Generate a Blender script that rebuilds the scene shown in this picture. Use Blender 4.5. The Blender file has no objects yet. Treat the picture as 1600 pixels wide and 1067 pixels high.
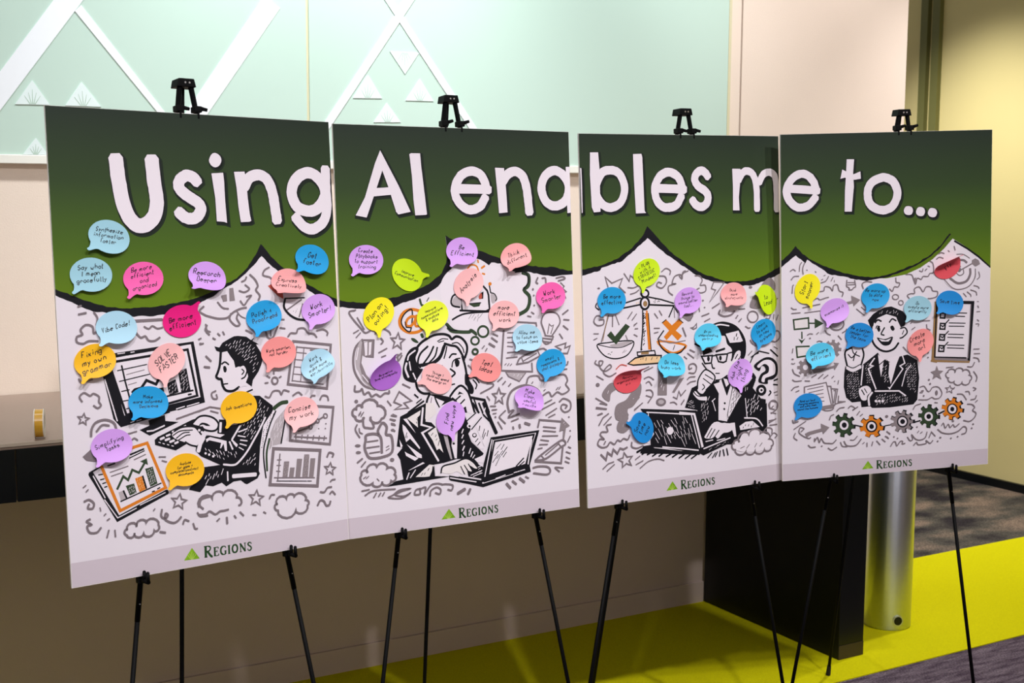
import bpy, bmesh, math, random
from mathutils import Vector, Matrix
from mathutils.geometry import tessellate_polygon

scene = bpy.context.scene
COL = scene.collection
rng = random.Random(7)

# ------------------------------------------------------------------ frame of the room
O = Vector([0.7044, 4.5823, 0.0])          # where wall, floor and counter end panel meet
U = Vector([0.864992, 0.501786, 0.0])   # along the wall, to the right
N = Vector([0.501786, -0.864992, 0.0])   # out of the wall, into the room
UPV = Vector((0, 0, 1))
def WL(s, t, z):
    return O + U * s + N * t + UPV * z
ROOM = Matrix(((U.x, -N.x, 0), (U.y, -N.y, 0), (0, 0, 1)))   # local y points into the wall

# ------------------------------------------------------------------ camera
cam = bpy.data.cameras.new('camera')
cam.sensor_width = 36.0
cam.lens = 44.1904
cam.clip_start = 0.05
cam.dof.use_dof = True
cam.dof.focus_distance = 2.95
cam.dof.aperture_fstop = 9.0
cam_o = bpy.data.objects.new('camera', cam)
COL.objects.link(cam_o)
RR = [[0.999988, 0.000548, 0.004821], [0.004852, -0.113002, -0.993583], [0.0, 0.993595, -0.113004]]
cam_o.matrix_world = Matrix((
    (RR[0][0], -RR[1][0], -RR[2][0], 0.0),
    (RR[0][1], -RR[1][1], -RR[2][1], 0.0),
    (RR[0][2], -RR[1][2], -RR[2][2], 1.5),
    (0, 0, 0, 1)))
scene.camera = cam_o

# ------------------------------------------------------------------ light
world = bpy.data.worlds.new('world')
scene.world = world
world.use_nodes = True
world.node_tree.nodes['Background'].inputs[0].default_value = (1.0, 0.97, 0.94, 1)
world.node_tree.nodes['Background'].inputs[1].default_value = 0.22

def spot(name, at, aim, watts, size, radius=0.045, blend=0.7, col=(1.0, 0.968, 0.955)):
    l = bpy.data.lights.new(name, 'SPOT')
    l.energy = watts; l.spot_size = math.radians(size); l.spot_blend = blend
    l.shadow_soft_size = radius; l.color = col
    o = bpy.data.objects.new(name, l); COL.objects.link(o)
    a = WL(*at); b = WL(*aim)
    o.location = a
    o.rotation_euler = (b - a).to_track_quat('-Z', 'Y').to_euler()
    return o
# ceiling spotlights of the lobby, in front of the easels
for s, t, w in ((-3.15, 3.0, 105), (-2.05, 3.1, 110), (-1.05, 3.15, 110), (-0.1, 3.25, 100)):
    spot('ceiling_or_added_spot', (s, t, 3.2), (s * 0.93 - 0.02, 1.05, 0.25), w, 76, blend=1.0)
# wall washers over the glass board
for s, w in ((-2.75, 54), (-1.5, 122), (-0.45, 60)):
    spot('wall_washer', (s, 0.85, 3.1), (s, 0.0, 1.9), w, 85, blend=1.0, radius=0.08, col=(0.94, 0.99, 1.0))
spot('wall_washer', (0.55, 1.0, 3.1), (0.55, 0.0, 1.8), 60, 90, blend=1.0, radius=0.08)
# downlight over the lime carpet at the corner and a far one in the passage
spot('ceiling_or_added_spot', (1.25, 0.55, 3.1), (1.15, 0.6, 0.0), 130, 80, blend=0.9)
spot('ceiling_or_added_spot', (1.45, -0.75, 3.1), (2.57, -0.85, 0.1), 190, 82, blend=1.0, col=(1.0, 0.96, 0.9))
# added spots behind the camera, brightening the wall that the steel post reflects
for s in (-3.6, -1.4, 1.4):
    spot('ceiling_or_added_spot', (s, 5.0, 2.95), (s, 6.0, 1.2), 70, 100, blend=0.9)

scene.view_settings.view_transform = 'Standard'
scene.view_settings.look = 'None'
scene.view_settings.gamma = 1.0
scene.view_settings.use_curve_mapping = False
scene.view_settings.exposure = 0.36

# ------------------------------------------------------------------ materials
def lin(c):
    def f(v):
        v /= 255.0
        return v / 12.92 if v <= 0.04045 else ((v + 0.055) / 1.055) ** 2.4
    return (f(c[0]), f(c[1]), f(c[2]), 1.0)

def mat(name, rgb, rough=0.6, metal=0.0, var=0.06, scale=40.0, bump=0.0, bscale=200.0, coat=0.0, rgb2=None, detail=2.0, spec=0.5):
    m = bpy.data.materials.new(name)
    m.use_nodes = True
    nt = m.node_tree
    b = nt.nodes['Principled BSDF']
    b.inputs['Roughness'].default_value = rough
    b.inputs['Metallic'].default_value = metal
    b.inputs['Specular IOR Level'].default_value = spec
    if coat:
        b.inputs['Coat Weight'].default_value = coat
        b.inputs['Coat Roughness'].default_value = 0.08
    tc = nt.nodes.new('ShaderNodeTexCoord')
    nz = nt.nodes.new('ShaderNodeTexNoise')
    nz.inputs['Scale'].default_value = scale
    nz.inputs['Detail'].default_value = detail
    nt.links.new(tc.outputs['Object'], nz.inputs['Vector'])
    mix = nt.nodes.new('ShaderNodeMix')
    mix.data_type = 'RGBA'
    a = lin(rgb)
    if rgb2 is None:
        c1 = tuple(v * (1 - var) for v in a[:3]) + (1,)
        c2 = tuple(min(1, v * (1 + var)) for v in a[:3]) + (1,)
    else:
        c1, c2 = a, lin(rgb2)
    mix.inputs[6].default_value = c1
    mix.inputs[7].default_value = c2
    if rgb2 is not None:
        rmp = nt.nodes.new('ShaderNodeMapRange')
        rmp.inputs[1].default_value = 0.35; rmp.inputs[2].default_value = 0.65
        nt.links.new(nz.outputs['Fac'], rmp.inputs[0])
        nt.links.new(rmp.outputs[0], mix.inputs[0])
    else:
        nt.links.new(nz.outputs['Fac'], mix.inputs[0])
    nt.links.new(mix.outputs[2], b.inputs['Base Color'])
    if bump:
        n2 = nt.nodes.new('ShaderNodeTexNoise')
        n2.inputs['Scale'].default_value = bscale
        n2.inputs['Detail'].default_value = 3.0
        nt.links.new(tc.outputs['Object'], n2.inputs['Vector'])
        bp = nt.nodes.new('ShaderNodeBump')
        bp.inputs['Strength'].default_value = bump
        bp.inputs['Distance'].default_value = 0.004
        nt.links.new(n2.outputs['Fac'], bp.inputs['Height'])
        nt.links.new(bp.outputs['Normal'], b.inputs['Normal'])
    return m

M = {}
M['wall'] = mat('wall_paint', (232, 214, 200), 0.75, bump=0.15, bscale=260, var=0.02, scale=6)
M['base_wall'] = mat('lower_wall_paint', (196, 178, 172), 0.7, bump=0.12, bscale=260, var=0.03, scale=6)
M['yellow_wall'] = mat('yellow_wall_paint', (226, 212, 150), 0.75, bump=0.15, bscale=260, var=0.02, scale=5)
M['jamb'] = mat('olive_frame_paint', (112, 112, 62), 0.5, var=0.04)
M['panel'] = mat('pale_green_glass_board', (194, 216, 205), 0.32, var=0.02, scale=1.2, spec=0.35)
M['strip'] = mat('white_frosted_vinyl', (240, 242, 248), 0.6, var=0.01)
M['leaf'] = mat('frosted_leaf_vinyl', (226, 238, 238), 0.6, var=0.015)
M['leaf_line'] = mat('leaf_cut_line', (176, 200, 184), 0.6)
M['gold'] = mat('champagne_seam', (214, 206, 172), 0.5, var=0.03)
M['ledge'] = mat('white_ledge', (238, 236, 228), 0.5, var=0.02)
M['dark'] = mat('reveal_gap_painted_shade', (70, 62, 66), 0.8)  # shade inside the wall reveal, put into a dark colour
M['stone'] = mat('taupe_laminate', (144, 124, 112), 0.38, var=0.06, scale=120, bump=0.05, bscale=300)
M['stone_edge'] = mat('laminate_edge', (196, 180, 164), 0.5, var=0.04)
M['black'] = mat('black_laminate', (9, 13, 16), 0.32, var=0.15, scale=300, spec=0.3)
M['toe'] = mat('toe_strip', (52, 40, 30), 0.5, var=0.1)
M['steel'] = mat('brushed_steel', (204, 210, 224), 0.34, metal=1.0, var=0.04, scale=90)
_b = M['steel'].node_tree.nodes['Principled BSDF']
_b.inputs['Anisotropic'].default_value = 0.9
_b.inputs['Anisotropic Rotation'].default_value = 0.25
_tg = M['steel'].node_tree.nodes.new('ShaderNodeTangent'); _tg.direction_type = 'RADIAL'; _tg.axis = 'Z'
M['steel'].node_tree.links.new(_tg.outputs[0], _b.inputs['Tangent'])
def carpet(name, cols, patch, fine, stretch=(1, 1, 1)):
    m = bpy.data.materials.new(name); m.use_nodes = True
    nt = m.node_tree; b = nt.nodes['Principled BSDF']
    b.inputs['Roughness'].default_value = 0.95; b.inputs['Specular IOR Level'].default_value = 0.1
    tc = nt.nodes.new('ShaderNodeTexCoord'); mp = nt.nodes.new('ShaderNodeMapping'); mp.inputs['Scale'].default_value = stretch
    n1 = nt.nodes.new('ShaderNodeTexNoise'); n1.inputs['Scale'].default_value = patch; n1.inputs['Detail'].default_value = 3
    n2 = nt.nodes.new('ShaderNodeTexNoise'); n2.inputs['Scale'].default_value = fine; n2.inputs['Detail'].default_value = 2
    nt.links.new(tc.outputs['Object'], mp.inputs[0]); nt.links.new(mp.outputs[0], n1.inputs['Vector']); nt.links.new(tc.outputs['Object'], n2.inputs['Vector'])
    r = nt.nodes.new('ShaderNodeValToRGB')
    for i_, (p_, c_) in enumerate(cols):
        el = r.color_ramp.elements[i_] if i_ < 2 else r.color_ramp.elements.new(p_)
        el.position = p_; el.color = lin(c_)
    nt.links.new(n1.outputs['Fac'], r.inputs[0])
    mr = nt.nodes.new('ShaderNodeMapRange'); mr.inputs[1].default_value = 0.3; mr.inputs[2].default_value = 0.7; mr.inputs[3].default_value = 0.45; mr.inputs[4].default_value = 1.45
    nt.links.new(n2.outputs['Fac'], mr.inputs[0])
    mx = nt.nodes.new('ShaderNodeMix'); mx.data_type = 'RGBA'; mx.blend_type = 'MULTIPLY'; mx.inputs[0].default_value = 1.0
    nt.links.new(r.outputs[0], mx.inputs[6]); nt.links.new(mr.outputs[0], mx.inputs[7]); nt.links.new(mx.outputs[2], b.inputs['Base Color'])
    bp = nt.nodes.new('ShaderNodeBump'); bp.inputs['Strength'].default_value = 0.8; bp.inputs['Distance'].default_value = 0.004
    nt.links.new(n2.outputs['Fac'], bp.inputs['Height']); nt.links.new(bp.outputs['Normal'], b.inputs['Normal'])
    return m
M['lime'] = mat('lime_carpet', (214, 208, 0), 0.95, rgb2=(238, 232, 10), scale=500, bump=0.9, bscale=900, detail=4, spec=0.1)
M['tile'] = carpet('plum_grey_carpet', [(0.35, (70, 58, 70)), (0.65, (108, 96, 106))], 9, 170, (1, 5, 1))
M['passage'] = carpet('mottled_grey_carpet', [(0.38, (44, 40, 44)), (0.62, (122, 106, 94)), (0.5, (80, 76, 70))], 2.6, 150, (1, 1.6, 1))
M['tape'] = mat('amber_tape', (226, 170, 50), 0.25, coat=0.4, var=0.1)
M['tape_core'] = mat('white_tape_core', (242, 236, 226), 0.5)
M['easel'] = mat('black_enamel', (6, 6, 9), 0.6, var=0.1, scale=200, spec=0.12)
M['rivet'] = mat('bright_rivet', (225, 225, 230), 0.25, metal=1.0)
M['rubber'] = mat('black_rubber', (12, 12, 12), 0.8)
M['foam'] = mat('white_foam_core', (244, 238, 236), 0.7, var=0.01)
INK = {
    'paper': mat('printed_white_stock', (236, 228, 240), 0.5, var=0.008, scale=8),
    'K': mat('ink_black', (18, 18, 27), 0.5, var=0.1, scale=300, spec=0.25),
    'W': mat('ink_white_stock', (240, 231, 243), 0.5, var=0.01),
    'G': mat('ink_grey', (128, 116, 124), 0.5, var=0.06, scale=300),
    'm': mat('ink_mid_grey', (142, 130, 136), 0.5, var=0.12, scale=400),
    'g': mat('ink_light_grey', (188, 178, 186), 0.5, var=0.08, scale=400),
    'D': mat('ink_dark_green', (44, 66, 42), 0.5, var=0.1, scale=300),
    'O': mat('ink_orange', (226, 128, 24), 0.5, var=0.08, scale=300),
    'o': mat('ink_peach', (244, 206, 160), 0.5),
    'B': mat('ink_brown', (158, 122, 78), 0.5, var=0.12, scale=300),
    'E': mat('ink_cream', (238, 230, 234), 0.5),
    'R': mat('ink_red', (196, 84, 70), 0.5),
    'F': mat('ink_footer_band', (212, 199, 212), 0.5, var=0.012),
    'S': mat('ink_letter_shadow', (26, 38, 28), 0.55, var=0.1, spec=0.25),
    'L': mat('ink_leaf_green', (112, 160, 6), 0.5, rgb2=(142, 192, 30), scale=60),
    'l': mat('ink_pale_leaf', (186, 216, 96), 0.5),
    'T': mat('ink_logo_green', (20, 66, 22), 0.5),
    'P': mat('pen_ink', (8, 8, 22), 0.5),
}
# printed green gradient of the header, dark at the top of the poster and olive at the wave
gm = bpy.data.materials.new('ink_green_gradient')
gm.use_nodes = True
nt = gm.node_tree
tc = nt.nodes.new('ShaderNodeTexCoord')
sx = nt.nodes.new('ShaderNodeSeparateXYZ')
mr = nt.nodes.new('ShaderNodeMapRange')
mr.inputs[1].default_value = 0.54; mr.inputs[2].default_value = 0.9144
cr = nt.nodes.new('ShaderNodeValToRGB')
cr.color_ramp.elements[0].color = lin((100, 130, 18))
cr.color_ramp.elements[1].color = lin((36, 48, 40))
e = cr.color_ramp.elements.new(0.28); e.color = lin((74, 104, 28))
e = cr.color_ramp.elements.new(0.62); e.color = lin((50, 70, 38))
nt.links.new(tc.outputs['Object'], sx.inputs[0])
nt.links.new(sx.outputs[1], mr.inputs[0])
nt.links.new(mr.outputs[0], cr.inputs[0])
nt.links.new(cr.outputs[0], nt.nodes['Principled BSDF'].inputs['Base Color'])
nt.nodes['Principled BSDF'].inputs['Roughness'].default_value = 0.5
nt.nodes['Principled BSDF'].inputs['Specular IOR Level'].default_value = 0.25
INK['A'] = gm
NOTE_RGB = {
    'sky': (158, 208, 228), 'pale blue': (176, 220, 244), 'blue': (6, 158, 226), 'bright blue': (8, 140, 222), 'cyan': (84, 204, 244),
    'pink': (250, 96, 180), 'hot pink': (246, 14, 136), 'lavender': (214, 160, 244), 'purple': (176, 104, 212),
    'salmon': (250, 150, 150), 'pale pink': (252, 188, 192), 'blush': (250, 172, 176), 'golden': (252, 190, 4),
    'yellow': (254, 240, 0), 'lime': (206, 240, 0), 'yellow lime': (236, 248, 40), 'red': (236, 84, 98),
}
for k, c in NOTE_RGB.items():
    M['note ' + k] = mat('note_paper_' + k.replace(' ', '_'), c, 0.6, var=0.02, scale=30)

# ------------------------------------------------------------------ mesh helpers
class MB:
    def __init__(self):
        self.v = []; self.f = []; self.m = []; self.mats = []
    def mi(self, m):
        if m not in self.mats: self.mats.append(m)
        return self.mats.index(m)
    def add(self, vs, fs, m):
        b = len(self.v); k = self.mi(m)
        self.v += [tuple(p) for p in vs]
        for f in fs:
            self.f.append([b + i for i in f]); self.m.append(k)
    def build(self, name, parent=None, matrix=None, smooth=False, bevel=0.0):
        me = bpy.data.meshes.new(name)
        me.from_pydata(self.v, [], self.f)
        for m in self.mats: me.materials.append(m)
        me.polygons.foreach_set('material_index', self.m)
        if smooth:
            me.polygons.foreach_set('use_smooth', [True] * len(self.f))
        me.update()
        o = bpy.data.objects.new(name, me)
        COL.objects.link(o)
        if parent is not None: o.parent = parent
        if matrix is not None: o.matrix_local = matrix
        if bevel:
            bv = o.modifiers.new('bevel', 'BEVEL'); bv.width = bevel; bv.segments = 2; bv.limit_method = 'ANGLE'
        return o

BOXF = [(0, 3, 2, 1), (4, 5, 6, 7), (0, 1, 5, 4), (1, 2, 6, 5), (2, 3, 7, 6), (3, 0, 4, 7)]
def box(mb, a, b, m):
    x0, y0, z0 = a; x1, y1, z1 = b
    mb.add([(x0, y0, z0), (x1, y0, z0), (x1, y1, z0), (x0, y1, z0), (x0, y0, z1), (x1, y0, z1), (x1, y1, z1), (x0, y1, z1)], BOXF, m)

def obox(mb, c, ax, ay, az, m):
    c = Vector(c)
    vs = [c + ax * i + ay * j + az * k for k in (-1, 1) for i, j in ((-1, -1), (1, -1), (1, 1), (-1, 1))]
    mb.add(vs, BOXF, m)

def tube(mb, a, b, r0, r1, m, n=14, caps=True):
    a = Vector(a); b = Vector(b); d = (b - a).normalized()
    x = d.orthogonal().normalized(); y = d.cross(x)
    vs = []
    for p, r in ((a, r0), (b, r1)):
        for i in range(n):
            t = 2 * math.pi * i / n
            vs.append(p + (x * math.cos(t) + y * math.sin(t)) * r)
    fs = [(i, (i + 1) % n, n + (i + 1) % n, n + i) for i in range(n)]
    if caps: fs += [tuple(range(n))[::-1], tuple(range(n, 2 * n))]
    mb.add(vs, fs, m)

def lathe(mb, prof, m, n=48, c=(0, 0, 0), axis='z'):
    vs = []
    for r, z in prof:
        for i in range(n):
            t = 2 * math.pi * i / n
            if axis == 'z': vs.append((c[0] + r * math.cos(t), c[1] + r * math.sin(t), c[2] + z))
            else: vs.append((c[0] + z, c[1] + r * math.cos(t), c[2] + r * math.sin(t)))
    fs = []
    k = len(prof)
    for j in range(k - 1):
        for i in range(n):
            fs.append((j * n + i, j * n + (i + 1) % n, (j + 1) * n + (i + 1) % n, (j + 1) * n + i))
    mb.add(vs, fs, m)

def tag(o, label=None, cat=None, group=None, kind=None):
    if label: o['label'] = label
    if cat: o['category'] = cat
    if group: o['group'] = group
    if kind: o['kind'] = kind
    return o

def empty(name, loc, rot=None):
    o = bpy.data.objects.new(name, None)
    COL.objects.link(o)
    o.empty_display_size = 0.05
    m = Matrix.Translation(loc)
    if rot is not None: m = m @ rot.to_4x4()
    o.matrix_world = m
    return o

def sbox(mb, a, b, m, org=(0, 0, 0)):
    box(mb, (a[0] - org[0], -(b[1] - org[1]), a[2] - org[2]), (b[0] - org[0], -(a[1] - org[1]), b[2] - org[2]), m)
ROOM4 = Matrix.Translation(O) @ ROOM.to_4x4()
def room_box(name, a, b, m, kind='structure', parent=None, bevel=0.0, extra=()):
    mb = MB(); sbox(mb, a, b, m)
    for a2, b2, m2 in extra: sbox(mb, a2, b2, m2)
    o = mb.build(name, parent, ROOM4 if parent is None else None, bevel=bevel)
    if kind: o['kind'] = kind
    return o

# ------------------------------------------------------------------ the room (s along wall, t out of wall, z up)
room_floor = room_box('floor', (-5.0, -6.0, -0.06), (2.57, 6.0, 0.0), M['tile'])
tag(room_floor, 'dark grey carpeted floor', kind='structure')
room_box('passage_carpet', (0.0, -4.1, 0.0), (2.57, 0.0, 0.002), M['passage'], None, room_floor)
room_box('lime_carpet_strip', (-5.0, 0.0, 0.0), (2.57, 0.848, 0.003), M['lime'], None, room_floor)
wall = room_box('wall_back', (-5.0, -0.16, 0.0), (0.139, 0.0, 3.3), M['wall'],
                extra=(((0.139, -0.16, 0.0), (0.147, -0.012, 3.3), M['dark']), ((0.147, -0.16, 0.0), (0.987, 0.0, 3.3), M['wall'])))
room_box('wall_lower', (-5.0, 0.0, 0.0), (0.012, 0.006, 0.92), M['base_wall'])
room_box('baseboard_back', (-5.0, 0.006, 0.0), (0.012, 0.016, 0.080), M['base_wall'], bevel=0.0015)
room_box('wall_right', (2.575, -6.0, 0.0), (2.70, 6.0, 3.3), M['yellow_wall'])
room_box('wall_far', (0.987, -4.2, 0.0), (2.575, -4.1, 3.3), M['yellow_wall'])
room_box('baseboard_right', (2.555, -6.0, 0.0), (2.575, 6.0, 0.045), M['black'])
for s0, s1 in ((-5.0, -3.4), (-2.2, -0.6), (0.6, 2.575)):
    room_box('wall_added_for_reflection', (s0, 6.0, 0.0), (s1, 6.12, 3.3), M['wall'])  # unseen piers with gaps, added so the steel post reflects vertical streaks
room_box('trim_1', (2.545, -1.352, 0.0), (2.575, -1.305, 3.3), M['jamb'])
room_box('trim_2', (2.545, -1.272, 0.0), (2.575, -1.222, 3.3), M['jamb'])

# pale green glass board in two sheets with its ledge and seams
board = empty('glass_board', WL(-1.5, 0.0, 1.585), ROOM)
tag(board, 'pale green wall-mounted glass board with white diagonal stripes and leaf triangles', 'glass board')
def gb(name, a, b, m, bevel=0.0):
    mb = MB(); sbox(mb, a, b, m, (-1.5, 0, 1.585))
    return mb.build(name, board, bevel=bevel)
gb('glass_sheet', (-4.0, 0.002, 1.610), (-1.5345, 0.020, 3.25), M['panel'], 0.001)
gb('glass_sheet', (-1.5265, 0.002, 1.610), (0.066, 0.020, 3.25), M['panel'], 0.001)
gb('seam_strip', (-1.5345, 0.002, 1.610), (-1.5265, 0.016, 3.25), M['gold'])
gb('edge_strip', (0.066, 0.002, 1.610), (0.078, 0.021, 3.25), M['gold'])
gb('bottom_ledge', (-4.0, 0.001, 1.586), (0.078, 0.026, 1.610), M['ledge'], 0.002)

def prism(mb, pts, t0, t1, m):
    n = len(pts)
    vs = [(p[0], -t0, p[1]) for p in pts] + [(p[0], -t1, p[1]) for p in pts]
    tri = tessellate_polygon([[Vector((p[0], p[1], 0)) for p in pts]])
    fs = [tuple(t) for t in tri] + [tuple(n + i for i in t[::-1]) for t in tri]
    fs += [(i, (i + 1) % n, n + (i + 1) % n, n + i) for i in range(n)]
    mb.add(vs, fs, m)

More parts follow.
